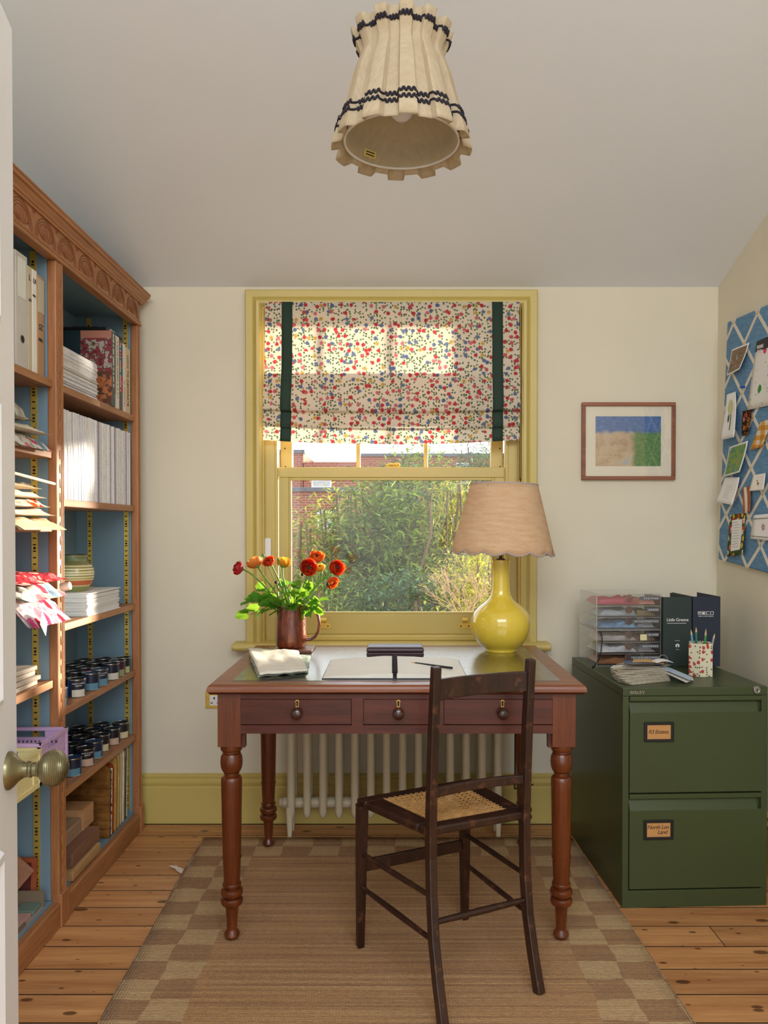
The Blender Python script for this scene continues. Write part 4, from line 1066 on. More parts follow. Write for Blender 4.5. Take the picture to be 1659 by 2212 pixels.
# woven cane: strands in four directions
b = MB(); zc = ZS1-.004
def strand(s0, t0, s1, t1, wd, dz):
    a, c = quadpt(s0,t0), quadpt(s1,t1); d = (c-a); n = Vector((-d.y, d.x, 0)).normalized()*wd/2
    pts = []
    N = 6
    for i in range(N+1):
        p = a.lerp(c, i/N); ss = s0+(s1-s0)*i/N; tt = t0+(t1-t0)*i/N
        sag = -.010*max(0, 1-((ss-.5)/.35)**2)*max(0, 1-((tt-.5)/.37)**2)
        pts.append((p, sag))
    b.loops([[lp(*(p-n)[:2], zc+sg+dz), lp(*(p+n)[:2], zc+sg+dz), lp(*(p+n)[:2], zc+sg+dz+.0012), lp(*(p-n)[:2], zc+sg+dz+.0012)] for p, sg in pts])
NS, NTt = 15, 14
ds, dt = (IN1-IN0)/NS, (JT1-JT0)/NTt
for i in range(NS):
    for q in (-.16, .16): s = IN0+ds*(i+.5+q); strand(s, JT0, s, JT1, .0019, .0)
for j in range(NTt):
    for q in (-.16, .16): t_ = JT0+dt*(j+.5+q); strand(IN0, t_, IN1, t_, .0019, .0013)
for k in range(-NTt, NS):
    s0, t0 = IN0+ds*k, JT0; s1, t1 = s0+ds*NTt, JT1
    if s0 < IN0: t0 += dt*(IN0-s0)/ds; s0 = IN0
    if s1 > IN1: t1 -= dt*(s1-IN1)/ds; s1 = IN1
    if t1-t0 > dt*.6:
        strand(s0, t0, s1, t1, .0022, .0026); strand(IN0+IN1-s0, t0, IN0+IN1-s1, t1, .0022, .0038)
cn = b.build('cane_seat', M['cane'], ch); cn['kind'] = 'stuff'
def rung(a, c, r): MB().tube([lp(*a), lp(*[(a[i]*.5+c[i]*.5) for i in range(3)]), lp(*c)], [r*.85, r*1.1, r*.85], 10).build('rung', M['chairwood'], ch, smooth=50)
def on(a, c, z): t = (z-a[2])/(c[2]-a[2]); return tuple(a[i]+(c[i]-a[i])*t for i in range(3))
rung(on(FL0,FL1,.293), tuple(P_at(PL,.288)), .0075); rung(on(FL0,FL1,.193), tuple(P_at(PL,.189)), .0075)
rung(on(FR0,FR1,.285), tuple(P_at(PR,.288)), .0075); rung(on(FR0,FR1,.190), tuple(P_at(PR,.192)), .0075)
rung(tuple(P_at(PL,.230)), tuple(P_at(PR,.226)), .0085)
a, c = on(FL0,FL1,.255), on(FR0,FR1,.25)
MB().bar([lp(*a), lp(*c)], .034, .012, (0,0,1)).build('front_stretcher', M['chairwood'], ch, bevel=.002)

# ------------------------------------------------------------ things on the desk
ZD = DT + .0008
lam = thing('table_lamp', 'yellow glazed bottle lamp with a scalloped raffia shade on the desk', 'table lamp', (.388, 2.846, ZD))
MB().lathe([(.0,.0),(.056,.0),(.0585,.003),(.0585,.008),(.060,.012),(.078,.024),(.096,.048),(.1055,.074),(.108,.10),(.105,.122),(.096,.142),(.080,.160),(.060,.175),(.045,.188),(.0365,.204),(.0325,.225),(.031,.255),(.031,.285),(.0325,.310),(.0345,.326),(.034,.330),(.028,.331),(.0,.331)], seg=48, cap0=False, cap1=False).build('base', M['yellowglaze'], lam, smooth=50)
MB().lathe([(.016,.331),(.016,.334),(.0065,.336),(.0065,.43)], seg=16).build('stem', plain('bronze_stem', '#4b3a2c', .4, .8), lam, smooth=40)
shp = MB()
NSC = 14
def shade(u, v):
    a = 2*math.pi*u; zt, zb = .601, .3635
    sc = .5+.5*math.cos(a*NSC+.9)
    zlow = zb - .002 - .013*abs(math.cos(a*NSC/2+.4))**.8
    z = zt + (zlow-zt)*v
    r = .120 + (.182-.120)*(zt-z)/(zt-zb)
    return (r*math.cos(a), r*math.sin(a), z)
shp.grid(shade, 168, 10, True)
sh = shp.build('shade', M['raffia'], lam, smooth=60, solid=.002)
sh.rotation_euler = (0, R(1.6), 0); sh.location = (-.005, 0, .002)
MB().tube([(.1205*math.cos(a), .1205*math.sin(a), .601) for a in [2*math.pi*i/48 for i in range(49)]], .003, 6, False).build('top_tape', M['hessian_trim'], sh, smooth=60)
MB().tube([shade(i/168, 1.0) for i in range(169)], .003, 6, False).build('scalloped_tape', M['hessian_trim'], sh, smooth=60)
b = MB()
for k in range(3):
    a = 2*math.pi*k/3; b.tube([(0,0,.43),(.119*math.cos(a),.119*math.sin(a),.596)], .0015, 5)
b.build('shade_carrier', M['steel'], lam)

# mug of flowers on a wooden coaster
o = MB().box(-.0665, .0665, -.062, .062, 0, .0095).build('coaster', wood('coaster_wood', '#5a3524', '#83543a', None, 'x', .4), None, (-.357, 2.856, ZD), bevel=.0015); tag(o, 'square wooden coaster under the brown mug', 'coaster')
def mat_mug():
    t = NT('brown_salt_glaze'); v = t.coord(scale=(1,1,.25)); n = t.noise(v, 60, 5, .7); n2 = t.noise(t.coord(), 250, 3)
    col = t.ramp(n, [(.3,'#3a1710'),(.5,'#6d2f1c'),(.66,'#8f4c28'),(.8,'#a87040')])
    return t.done(t.bsdf(col, .16, 0, t.bump(t.math('ADD', n, n2), .4, .003), coat=.5))
M['mug'] = mat_mug()
MGX, MGY, MGZ = -.372, 2.862, ZD+.0098
mug = thing('stoneware_mug', 'tall brown glazed stoneware mug holding orange flowers', 'mug', (MGX, MGY, MGZ))
MB().lathe([(.0,.0),(.044,.0),(.052,.005),(.0555,.014),(.055,.05),(.0535,.10),(.0525,.14),(.0535,.160),(.0525,.1625),(.050,.160),(.0495,.14),(.050,.03),(.0,.02)], seg=40, cap0=False, cap1=False).build('body', M['mug'], mug, smooth=50)
hp = [(.050,0,.138),(.068,0,.144),(.086,0,.136),(.098,0,.115),(.102,0,.088),(.098,0,.060),(.086,0,.040),(.070,0,.030),(.050,0,.030)]
MB().tube(hp, [.010,.0085,.0075,.007,.007,.007,.0075,.008,.010], 12, flat=.75).build('handle', M['mug'], mug, smooth=60)
MB().lathe([(.0,.118),(.0496,.118)], seg=24, cap0=False, cap1=False).build('water', mat_glass('water', 0, (.6,.65,.5,1), .1), mug)

def petal_mat(name, c1, c2, tl=.45):
    t = NT(name); c = t.n('TexCoord').outputs['Generated']; z = t.n('SeparateXYZ', {0: c}).outputs[2]
    col = t.mix(t.noise(c, 6, 3), t.ramp(z, [(0,c2),(.8,c1)]), c2)
    return t.done(t.n('MixShader', {0: tl, 1: t.bsdf(col, .5, spec=.2), 2: t.n('BsdfTranslucent', {0: col}).outputs[0]}).outputs[0])
PM = {'red': petal_mat('scarlet_petal', '#e0602a', '#c8301c'), 'orange': petal_mat('orange_petal', '#f08a36', '#d8501e'), 'apricot': petal_mat('apricot_petal', '#f2b25a', '#ec8a3c'), 'yellow': petal_mat('yellow_petal', '#efc64a', '#e3a02c'), 'coral': petal_mat('coral_petal', '#d84a44', '#b82a2e')}
M['eye'] = plain('dark_flower_eye', '#2a1a14', .7)
def petal_mesh(R_, wd, open_, n=6):
    b = MB()
    def f(u, v):
        a = (u-.5)*wd*(math.sin(math.pi*min(1, .18+.72*v))**.7); el = -1.25 + open_*v
        rr = R_*(1+.10*v*v)
        return (rr*math.cos(el)*math.cos(a), rr*math.cos(el)*math.sin(a), rr*math.sin(el)+R_*.95 + .001*math.sin(u*9))
    b.grid(f, n, n); return b
flower_mesh = {}
def flower(label, col, head, face, r, root, openness=1.0, bend=.02):
    head = Vector(head); face = Vector(face).normalized()
    t = thing('cut_flower', label, 'flower', (MGX, MGY, MGZ+.02), 0, 'ranunculus stems in the mug')
    o0 = Vector((MGX, MGY, MGZ+.02)); q = face.to_track_quat('Z', 'Y')
    rootp = Vector((MGX+root[0], MGY+root[1], MGZ+.02+root[2]))
    rim = rootp.lerp(head, .38) + Vector((0,0,.0)); ctrl = head - face*.035
    pts = []
    A, B, C, D = rootp, rootp.lerp(head, .4)+Vector((0,0,bend)), head - face*.05, head
    for i in range(13):
        s = i/12; p = A*(1-s)**3 + B*3*s*(1-s)**2 + C*3*s*s*(1-s) + D*s**3; pts.append(p-o0)
    MB().tube(pts, [.0034-.0008*i/12 for i in range(13)], 8).build('stem', M['stem'], t, smooth=60)
    rings = [(1.0, 5, 1.35*openness, 1.45), (.88, 5, 1.65*openness, 1.4), (.72, 5, 2.0, 1.4), (.52, 4, 2.3, 1.7)]
    for k, (fr_, n, op, wd) in enumerate(rings):
        key = (col, round(openness,2), k)
        for i in range(n):
            if key not in flower_mesh:
                p = petal_mesh(1.0, wd, op).build('petal', PM[col], t, smooth=70); flower_mesh[key] = p
            else:
                p = flower_mesh[key].copy(); COL.objects.link(p); p.parent = t
            p.rotation_mode = 'QUATERNION'
            from mathutils import Quaternion
            p.rotation_quaternion = q @ Quaternion((0,0,1), 2*math.pi*(i/n) + k*.7)
            sc = r*1.32*fr_*rnd.uniform(.94,1.06); p.scale = (sc,sc,sc); p.location = head - o0
    e_ = MB().sphere((0,0,0), r*.27, 12, 8, (1,1,.6)).build('flower_eye', M['eye'], t, tuple(head - o0 + face*r*1.3), smooth=60)
    e_.rotation_mode = 'QUATERNION'; e_.rotation_quaternion = q
    MB().sphere((0,0,0), r*.4, 8, 6, (1,1,.6)).build('calyx', M['stem'], t, tuple(head-o0), smooth=60)
    return t
def hp_(px, py, Y): return tuple(at(px, py, Y))
flower('coral red flower hanging farthest left over the mug', 'coral', hp_(523,1230,2.83), (-.75,-.5,.25), .0195, (-.01,-.01,.10), .8)
flower('apricot flower second from the left above the mug', 'apricot', hp_(556,1224,2.88), (-.5,.25,.75), .0225, (-.012,.01,.10), .85)
flower('red orange flower turned away to the upper left above the mug', 'red', hp_(585,1219,2.80), (-.35,-.55,.7), .0165, (.004,-.01,.10), .85, .01)
flower('pale yellow flower behind the stems at centre left', 'yellow', hp_(611,1224,2.93), (.1,.5,.85), .0205, (0,.015,.10), .9)
flower('open orange red flower facing the room right of centre', 'red', hp_(668,1228,2.80), (.05,-.95,.22), .0225, (.012,-.008,.10), 1.15)
flower('orange flower tilted up behind the open red one', 'orange', hp_(684,1212,2.87), (.1,-.45,.8), .0200, (.012,.01,.10), .95)
flower('small yellow flower between the orange ones on the right', 'yellow', hp_(694,1233,2.88), (-.3,-.3,.9), .0155, (.015,.012,.10), .8)
flower('deep orange flower with a dark eye farthest right', 'red', hp_(722,1228,2.83), (.45,-.85,.2), .0205, (.02,0,.10), 1.1)
flower('bright orange flower drooping lowest on the right', 'orange', hp_(713,1252,2.86), (.5,-.5,-.5), .0185, (.02,.01,.10), .9)
# small buds
for k, (px, py, Y) in enumerate(((568,1199,2.86),(601,1209,2.90),(708,1262,2.80),(596,1258,2.80),(653,1241,2.88))):
    h = at(px, py, Y); b0 = Vector((MGX+(-.012 if px < 630 else .012), MGY, MGZ+.12))
    t = thing('flower_bud', ['tallest closed bud on a thin stem at the left of the bouquet', 'closed bud rising beside the pale yellow flower', 'round dark bud below the right hand flowers', 'small dark bud in the left leaves', 'tiny bud below the open red flower'][k], 'flower bud', tuple(b0), 0, 'buds in the mug')
    d = h-b0; MB().tube([(0,0,0), d*.5+Vector((0,0,.008)), d], .0017, 6).build('stem', M['stem'], t, smooth=60)
    MB().sphere(tuple(d), .0055, 10, 8, (1,1,1.1)).build('bud', M['eye'] if k > 1 else M['stem'], t, smooth=60)
# lobed leaves
def leaf_outline():
    pts = []
    lobes = [(-150,.45),(-100,.75),(-60,.55),(-40,.95),(-15,.70),(0,1.15),(15,.70),(40,.95),(60,.55),(100,.75),(150,.45)]
    for a, r in lobes: pts.append((r*math.sin(R(a))*.8, .35+r*math.cos(R(a))*.75))
    return pts
leaf_me = None
def leaf(parent, pos, direc, size, roll):
    global leaf_me
    if leaf_me is None:
        ol = leaf_outline(); b = MB(); n = len(ol)
        inner = [(x*.5, .30+(y-.30)*.5) for x, y in ol]
        z = lambda x, y: .22*abs(x)**1.3 - .25*(y-.2)**2
        vs_ = [(0,.25,z(0,.25))] + [(x,y,z(x,y)) for x,y in inner] + [(x,y,z(x,y)+.03*math.sin(i*2)) for i,(x,y) in enumerate(ol)]
        fs = [(0,1+i,1+i+1) for i in range(n-1)] + [(1+i, 1+n+i, 1+n+i+1, 1+i+1) for i in range(n-1)]
        b.add(vs_, fs); leaf_me = b.build('leaf', M['leaf_vase'], parent, smooth=50, fixn=True); L = leaf_me
        md = L.modifiers.new('smooth', 'SUBSURF'); md.levels = 1; md.render_levels = 1
    else: L = leaf_me.copy(); COL.objects.link(L); L.parent = parent
    d = Vector(direc).normalized()
    L.rotation_mode = 'QUATERNION'
    from mathutils import Quaternion
    L.rotation_quaternion = d.to_track_quat('Y', 'Z') @ Quaternion((0,1,0), roll)
    L.scale = (size,)*3; L.location = pos
sprays = [(-.13,.00,.115,'left, drooping lowest'), (-.12,-.03,.165,'left, just above the drooping one'), (-.095,.03,.20,'left, reaching up'), (-.05,-.045,.16,'front left'), (-.02,.05,.21,'back centre'), (.0,-.055,.15,'front centre'), (.035,-.045,.19,'front right'), (.055,.03,.20,'back right'), (.085,-.01,.165,'right, near the handle'), (.075,-.035,.13,'right, lowest over the handle'), (-.07,-.02,.185,'left, upright'), (.02,.02,.215,'centre, upright')]
for k, (dx, dy, dz, where) in enumerate(sprays):
    t = thing('leaf_stalk', 'fresh green lobed leaf stalk in the mug, ' + where, 'leaf', (MGX+dx*.15, MGY+dy*.3, MGZ+.12), 0, 'leaf stalks in the mug')
    tip = Vector((dx, dy, dz-.115)); base_ = Vector((0,0,0))
    MB().tube([base_, tip*.5+Vector((0,0,.03)), tip], .0018, 6).build('stalk', M['stem'], t, smooth=60)
    r = random.Random(k)
    for m in range(6):
        p = base_.lerp(tip, [.2,.38,.55,.7,.85,1.0][m]) + Vector((0,0,[.012,.02,.02,.018,.010,.0][m]))
        d = Vector((dx+r.uniform(-.08,.08), dy+r.uniform(-.08,.05), (dz-.13)*.6+r.uniform(-.06,.05)))
        leaf(t, tuple(p), d, r.uniform(.034,.054), r.uniform(-1,1))

# woven cloth samples
def sheet(name, label, cat, corners, mat, amp, seed, thick=.0025, grp=None, lift=0):
    c = [Vector(p) for p in corners]; o0 = (c[0]+c[2])/2; b = MB()
    def f(u, v):
        p = c[0].lerp(c[1], u).lerp(c[3].lerp(c[2], u), v)
        n = nz(u*3+seed, v*3, seed)*amp + nz(u*9+seed, v*9, seed*2)*amp*.3
        return (p.x-o0.x + .004*nz(v*6, seed), p.y-o0.y + .004*nz(u*6, seed*3), p.z-o0.z + abs(n) + lift*(4*u*(1-u)))
    b.grid(f, 22, 22)
    o = b.build(name, mat, None, tuple(o0), smooth=60, solid=thick); o.modifiers[0].offset = 1
    return tag(o, label, cat, grp)
sheet('cloth_sample', 'lower green edged woven cloth sample on the desk', 'fabric', [(-.402,2.33,ZD),(-.262,2.40,ZD),(-.287,2.71,ZD),(-.500,2.72,ZD)], weave('green_grey_weave', '#8b9c8d', '#c8cfc0', 70), .006, 4, .004)
sheet('cloth_sample', 'pale cream woven cloth sample folded on the left of the desk', 'fabric', [(-.393,2.305,ZD+.012),(-.258,2.365,ZD+.012),(-.335,2.745,ZD+.012),(-.512,2.755,ZD+.02)], M['linen'], .007, 9, .005)

# open sketchbook
nb = thing('sketchbook', 'open spiral bound sketchbook lying on the desk', 'sketchbook', (.004, 2.47, ZD))
for s in (-1, 1):
    b = MB()
    def pg(u, v, top):
        x = s*(.006+.206*u); y = -.158 + .32*v
        hz = .010*(1-u)**.6*1.2 + .004 + .003*nz(u*3, v*3, s)
        return (x, y, (hz if top else 0.0005))
    T = [pg(i/11, j/11, True) for j in range(12) for i in range(12)]; B = [pg(i/11, j/11, False) for j in range(12) for i in range(12)]
    fs = []
    for j in range(11):
        for i in range(11):
            a = j*12+i; fs += [(a,a+1,a+13,a+12),(144+a,144+a+12,144+a+13,144+a+1)]
    ring = list(range(12)) + [j*12+11 for j in range(1,12)] + [132+i for i in range(10,-1,-1)] + [j*12 for j in range(10,0,-1)]
    for k in range(len(ring)): a, c = ring[k], ring[(k+1)%len(ring)]; fs.append((a,144+a,144+c,c))
    b.add(T+B, fs); b.build('page_block', M['paper'], nb, smooth=30)
    MB().box(s*.006 if s > 0 else -.215, .215 if s > 0 else -.006, -.161, .165, 0, .0022).build('cover', M['black'], nb)
b = MB()
for i in range(34):
    y = -.153+.0094*i
    b.tube([(.0085*math.cos(a), y+.0012*math.cos(a), .0125+.0095*math.sin(a)) for a in [2*math.pi*k/10 for k in range(11)]], .0012, 5, False)
b.build('spiral_binding', M['black'], nb)
pc = thing('pencil', 'black pencil lying across the right page of the sketchbook', 'pencil', tuple(at(932,1448,2.46)[:2])+(ZD+.0145,)); pc.rotation_euler = (0,0,R(-38))
MB().lathe([(.0037,-.078),(.0037,.062)], seg=6, M=Matrix.Rotation(R(-90),4,'Y')).build('barrel', M['black'], pc)
MB().lathe([(.0036,.062),(.0012,.080)], seg=8, M=Matrix.Rotation(R(-90),4,'Y')).build('sharpened_wood', plain('cedar', '#c9975f', .7), pc)
# spectacle case
gc = thing('spectacle_case', 'dark plum leather spectacle case on the desk under the window', 'case', (.006, 2.745, ZD))
M['plum'] = plain('plum_leather', '#3c2029', .35, var=.1, scale=40, bump=.15, bscale=200)
MB().rects([(-.094,.094,-.044,.044,.0),(-.0985,.0985,-.049,.049,.004),(-.0985,.0985,-.049,.049,.017)]).build('bottom_shell', M['plum'], gc, bevel=.004)
MB().rects([(-.0985,.0985,-.049,.049,.0185),(-.0985,.0985,-.049,.049,.028),(-.095,.095,-.045,.045,.034),(-.086,.086,-.036,.036,.0365)]).build('lid', M['plum'], gc, smooth=50, bevel=.003)

# ------------------------------------------------------------ radiator
rd = thing('radiator', 'cream cast column radiator under the window behind the desk', 'radiator', (-.40, 3.10, 0))
col0 = None
for i in range(14):
    b = MB()
    if col0 is None:
        for dy in (-.038, .042):
            b.tube([(0,dy,.078),(0,dy,.083),(0,dy,.10),(0,dy,.56),(0,dy,.58),(0,dy,.592)], [.004,.011,.0155,.0155,.013,.004], 14)
        b.box(-.008,.008,-.038,.042,.11,.14).box(-.008,.008,-.038,.042,.54,.575)
        col0 = b.build('column', M['radiator'], rd, smooth=45, bevel=0); c = col0
    else: c = col0.copy(); COL.objects.link(c); c.parent = rd
    c.location = (.0622*i, 0, 0)
for z in (.125, .555):
    MB().tube([(-.03,.002,z),(.84,.002,z)], .021, 18).build('header_pipe', M['radiator'], rd, smooth=45)
b0 = None
for i in range(15):
    r_ = MB().tube([(-.033+.0622*i,.002,.125),(-.029+.0622*i,.002,.125)], .0235, 18).build('joint_ring', M['radiator'], rd, smooth=45) if b0 is None else b0.copy()
    if b0 is None: b0 = r_
    else: COL.objects.link(r_); r_.parent = rd; r_.location = (.0622*i,0,0)
for x in (-.006, .81):
    for dy in (-.038,.042): MB().lathe([(.0085,0),(.0145,.09),(.0145,.12)], (x,dy,0), 14).build('foot', M['radiator'], rd, smooth=40)
MB().lathe([(.021,0),(.021,.006),(.017,.009),(.017,.02),(.01,.026)], (-.03,.002,.125), 16, Matrix.Rotation(R(-90),4,'Y')).build('end_valve', M['radiator'], rd, smooth=35)

# wall socket
so = thing('wall_socket', 'brass plug socket on the wall left of the desk', 'socket', tuple(at(463,1512,YB-.001)))
MB().box(-.036,.036,-.005,0,-.034,.034).build('brass_plate', M['brass'], so, bevel=.002)
MB().box(-.018,.030,-.0065,-.005,-.022,.020).build('socket_insert', M['white'], so, bevel=.001)
for q in ((-.002,.004,-.0072,-.0064,.004,.013),(-.014,-.005,-.0072,-.0064,-.013,-.009),(.012,.021,-.0072,-.0064,-.013,-.009)): MB().box(*q).build('pin_hole', M['dark'], so)
MB().box(-.03,-.022,-.0062,-.005,.004,.02).build('switch', M['brass'], so, bevel=.001)
# ------------------------------------------------------------ filing cabinet
CZ = .704
cb = thing('filing_cabinet', 'dark green steel two drawer filing cabinet beside the desk', 'filing cabinet', (.7277, 2.489, 0), R(2.5))
CW, CD = .47, .60
MB().box(0, CW, .014, CD, .0, CZ-.028).build('body', M['green'], cb)
MB().box(0, CW, 0, CD, CZ-.028, CZ).build('top', M['green'], cb, bevel=.003)
MB().box(0, .020, 0, .014, .055, CZ-.028).build('front_stile', M['green'], cb, bevel=.0015)
MB().box(CW-.020, CW, 0, .014, .055, CZ-.028).build('front_stile', M['green'], cb, bevel=.0015)
MB().box(0, CW, 0, .014, 0, .055).build('kick_panel', M['green'], cb, bevel=.0015)
tan_card = plain('tan_label_card', '#c08c52', .7)
for z0, z1, lines in ((.3695, .676, [('R3 Estates', .0, 0)]), (.0615, .364, [('North Lon', .008, 0), ('Land', -.008, .014)])):
    x0, x1 = .0215, CW-.0215; h = z1-z0
    zl = z1-.051
    dr = MB().box(x0, x1, -.004, .012, z0, zl).build('drawer_front', M['green'], cb, bevel=.001)
    MB().loops([[(x,-.004,zl),(x,.010,zl+.032),(x,.013,zl+.032),(x,.013,zl)] for x in (x0+.001, x1-.012)]).build('pull_lip', M['green'], dr)
    MB().box(x0, x1, -.004, .013, z1-.015, z1).build('top_strip', M['green'], dr, bevel=.002)
    MB().box(x0+.001, x1, .011, .0135, zl+.03, z1-.014).build('pull_recess', M['dark'], dr)
    lx, lz = .1145, z1-.1125
    hd = MB()
    for q in ((-.048,.048,.0225,.0315),(-.048,.048,-.0315,-.0225),(-.048,-.038,-.0225,.0225),(.038,.048,-.0225,.0225)):
        hd.box(lx+q[0], lx+q[1], -.009, -.004, lz+q[2], lz+q[3])
    H = hd.build('label_holder', M['black'], dr, bevel=.0012)
    MB().box(lx-.039, lx+.039, -.0062, -.004, lz-.024, lz+.024).build('label_card', tan_card, H)
    for s, dz, dx in lines:
        text(s, .0175, 'handwriting', M['ink_k'], H, Matrix(((1,0,0,lx+dx-.002),(0,0,-1,-.0066),(0,1,0,lz+dz-.005),(0,0,0,1))), shear=.28, align='CENTER', space=.9, bold=-.0001)
text('BISLEY', .0125, 'maker_badge', M['steel'], cb, Matrix(((1.35,0,0,.0225),(0,0,-1,-.0007),(0,1,0,CZ-.0195),(0,0,0,1))), bold=.0002)
lk = MB().lathe([(.0125,0),(.0125,.003),(.011,.0055),(.0075,.006),(.0075,.0045),(.0,.0045)], (.4325,0,CZ-.0105), 24, Matrix.Rotation(R(90),4,'X')).build('lock', M['steel'], cb, smooth=40)
MB().box(.4315,.4335,-.0056,-.0044,CZ-.015,CZ-.006).build('key_slot', M['dark'], lk)

# ------------------------------------------------------------ things on the cabinet
CT = CZ+.0008
def acrylic_unit(z, label, names, note=False):
    u = thing('drawer_unit', label, 'drawers', (.742, 2.868, z), R(2.5), 'clear drawer units on the cabinet')
    W_, D_, H_ = .237, .225, .132; T = .0025
    for q in ((0,W_,0,D_,0,T),(0,W_,0,D_,H_-T,H_),(0,T,0,D_,T,H_-T),(W_-T,W_,0,D_,T,H_-T),(T,W_-T,D_-T,D_,T,H_-T)):
        MB().box(*q).build('shell_panel', M['acrylic'], u)
    b = MB()
    for x in (0, W_):
        b.box(x-.0012, x+.0012, -.0006, .0012, 0, H_)
    for zz in (0, H_): b.box(0, W_, -.0008, .0012, zz-.0012, zz+.0012)
    b.box(-.0008,.0008,0,D_,H_-.001,H_+.0006).box(-.0008,.0008,0,D_,-.0004,.001)
    b.build('polished_edge', M['acrylic_edge'], u)
    hh = (H_-2*T-.004)/3
    for k in range(3):
        z0 = T+.001+k*(hh+.001)
        d = MB().box(T+.001, W_-T-.001, .0, .003, z0, z0+hh-.001).build('drawer', M['acrylic'], u)
        MB().box(T+.001, W_-T-.001, .003, D_-.006, z0, z0+.002).build('drawer_base', M['acrylic'], d)
        MB().box(T+.001, W_-T-.001, -.0006, .0006, z0-.0008, z0+.0010).build('drawer_edge', M['acrylic_edge'], d)
        MB().lathe([(.014,-.0005),(.014,.0005)], (W_*.5, -.0006, z0+hh-.012), 16, Matrix.Rotation(R(90),4,'X')).build('finger_cutout', mat_acut, d)
        text(names[2-k], .0085, 'label', M['ink_w'], d, Matrix(((1,0,0,W_-.010),(0,0,-1,-.0012),(0,1,0,z0+hh-.016),(0,0,0,1))), align='RIGHT', space=1.55)
        MB().box(W_-.012-.0085*len(names[2-k]), W_-.007, -.001, -.0003, z0+hh-.0185, z0+hh-.0065).build('label_tape', plain('grey_tape', '#5f6368', .5), d)
    return u
mat_acut = mat_glass('amber_cutout', .4, (.55,.35,.28,1), .1, .1)
U1, U2 = CT, CT+.1335
acrylic_unit(U1, 'lower clear acrylic three drawer unit with a sticky note, standing on the cabinet', ['MIXED', 'NEUTRALS', 'YELLOW/BROWNS'])
acrylic_unit(U2, 'upper clear acrylic three drawer unit stacked on the other one', ['RED/PINK', 'GREEN', 'BLUES/PURPLES'])
# fabric scraps lying in the drawers
scr = [(U2, 2, '#b5485c', '#c8707c', 'dark pink'), (U2, 1, '#8c9a9c', '#c7ccd0', 'pale grey'), (U2, 0, '#3f6288', '#8fb0cc', 'blue'), (U1, 2, '#9a8a86', '#d8d0cc', 'grey white'), (U1, 1, '#c9c6c8', '#eceaea', 'white'), (U1, 0, '#8a5238', '#b98358', 'brown')]
scr2 = {('dark pink'): ('#c07a6e','#d09a8a','salmon'), 'pale grey': ('#8c7a5c','#a8946e','olive brown'), 'blue': ('#6f7682','#c2c4cc','silver spotted'), 'grey white': ('#6d4c40','#a08478','brown striped'), 'white': ('#8d8c92','#c2c0c6','soft grey'), 'brown': ('#c98a6a','#d9a68a','peach pinked')}
scr3 = {('dark pink'): ('#7a2a3c','#a34456','maroon'), 'pale grey': ('#cdd2cc','#e2e4de','off white'), 'blue': ('#2f4a6c','#5a80a8','navy'), 'grey white': ('#c3b4ac','#e0d4cc','blush'), 'white': ('#e2e2e8','#f2f2f4','bright white'), 'brown': ('#5c2c34','#8a4a4e','plum')}
c2, s2 = math.cos(R(2.5)), math.sin(R(2.5))
def scrap(zb, k, fx0, fx1, fy0, fy1, h, c1, cc2, label, seed, lift):
    m = weave('scrap_'+c1[1:]+str(seed), c1, cc2, 60)
    W_, D_ = .237, .225
    o = bundle('fabric_scrap', label, fx0*W_+.742, fx1*W_+.742, 2.868+fy0*D_, 2.868+fy1*D_, zb+.0025+.001+k*.0425+.0026+lift, h, m, 0, seed, grp='fabric scraps in the clear drawers')
    dx_, dy_ = o.location.x-.742, o.location.y-2.868
    o.location.x = .742+dx_*c2-dy_*s2; o.location.y = 2.868+dx_*s2+dy_*c2; o.rotation_euler = (0,0,R(2.5))
    return o
wh = {2: 'top', 1: 'middle', 0: 'bottom'}
for i, (zb, k, a, c, nm) in enumerate(scr):
    un = 'upper' if zb == U2 else 'lower'
    scrap(zb, k, .04, .66, .04, .75, .026, a, c, f'{nm} fabric scrap in the {wh[k]} drawer of the {un} clear unit', 31+i, 0)
    a2, c_2, n2 = scr2[nm]; scrap(zb, k, .68, .95, .06, .62, .020, a2, c_2, f'{n2} fabric scrap in the {wh[k]} drawer of the {un} clear unit', 51+i, .0)
    a2, c_2, n2 = scr3[nm]; scrap(zb, k, .68, .95, .66, .94, .018, a2, c_2, f'{n2} fabric scrap in the {wh[k]} drawer of the {un} clear unit', 71+i, .0)
# sticky note and tassel cord
sn = thing('sticky_note', 'pale yellow sticky note on the lower clear drawers', 'note', (.742+.172, 2.8735, U1+.108), R(2.5))
MB().grid(lambda u,v: (-.013+.025*u, -.0018-.002*(1-v)**2, -.012+.022*v), 6, 6).build('paper', plain('yellow_note', '#d8d09a', .7), sn, solid=.0004)
vp = MB()
for k, s in enumerate((.3,.5,.7)): vp.box(-.008+.001*k, .007, -.0024-.0018*(1-s)**2, -.0021-.0018*(1-s)**2, -.012+.022*s, -.0112+.022*s)
vp.build('scribble', M['sticker'], sn)
tc_ = thing('tassel_cord', 'black cord with a tassel hanging from the lower clear drawers', 'cord', (.752, 2.862, CT))
for dx in (-.0015, .002): MB().tube([(.004+dx,.0,.128),(.007+dx,-.004,.10),(.003+dx,-.005,.06),(-.006+dx,-.010,.03),(-.020,-.020,.014)], .0012, 6).build('cord_strand', M['cord'], tc_, smooth=60)
MB().tube([(-.019,-.019,.015),(-.026,-.025,.006),(-.034,-.034,.0035)], [.002,.003,.0045], 8).build('tassel', M['cord'], tc_, smooth=60)
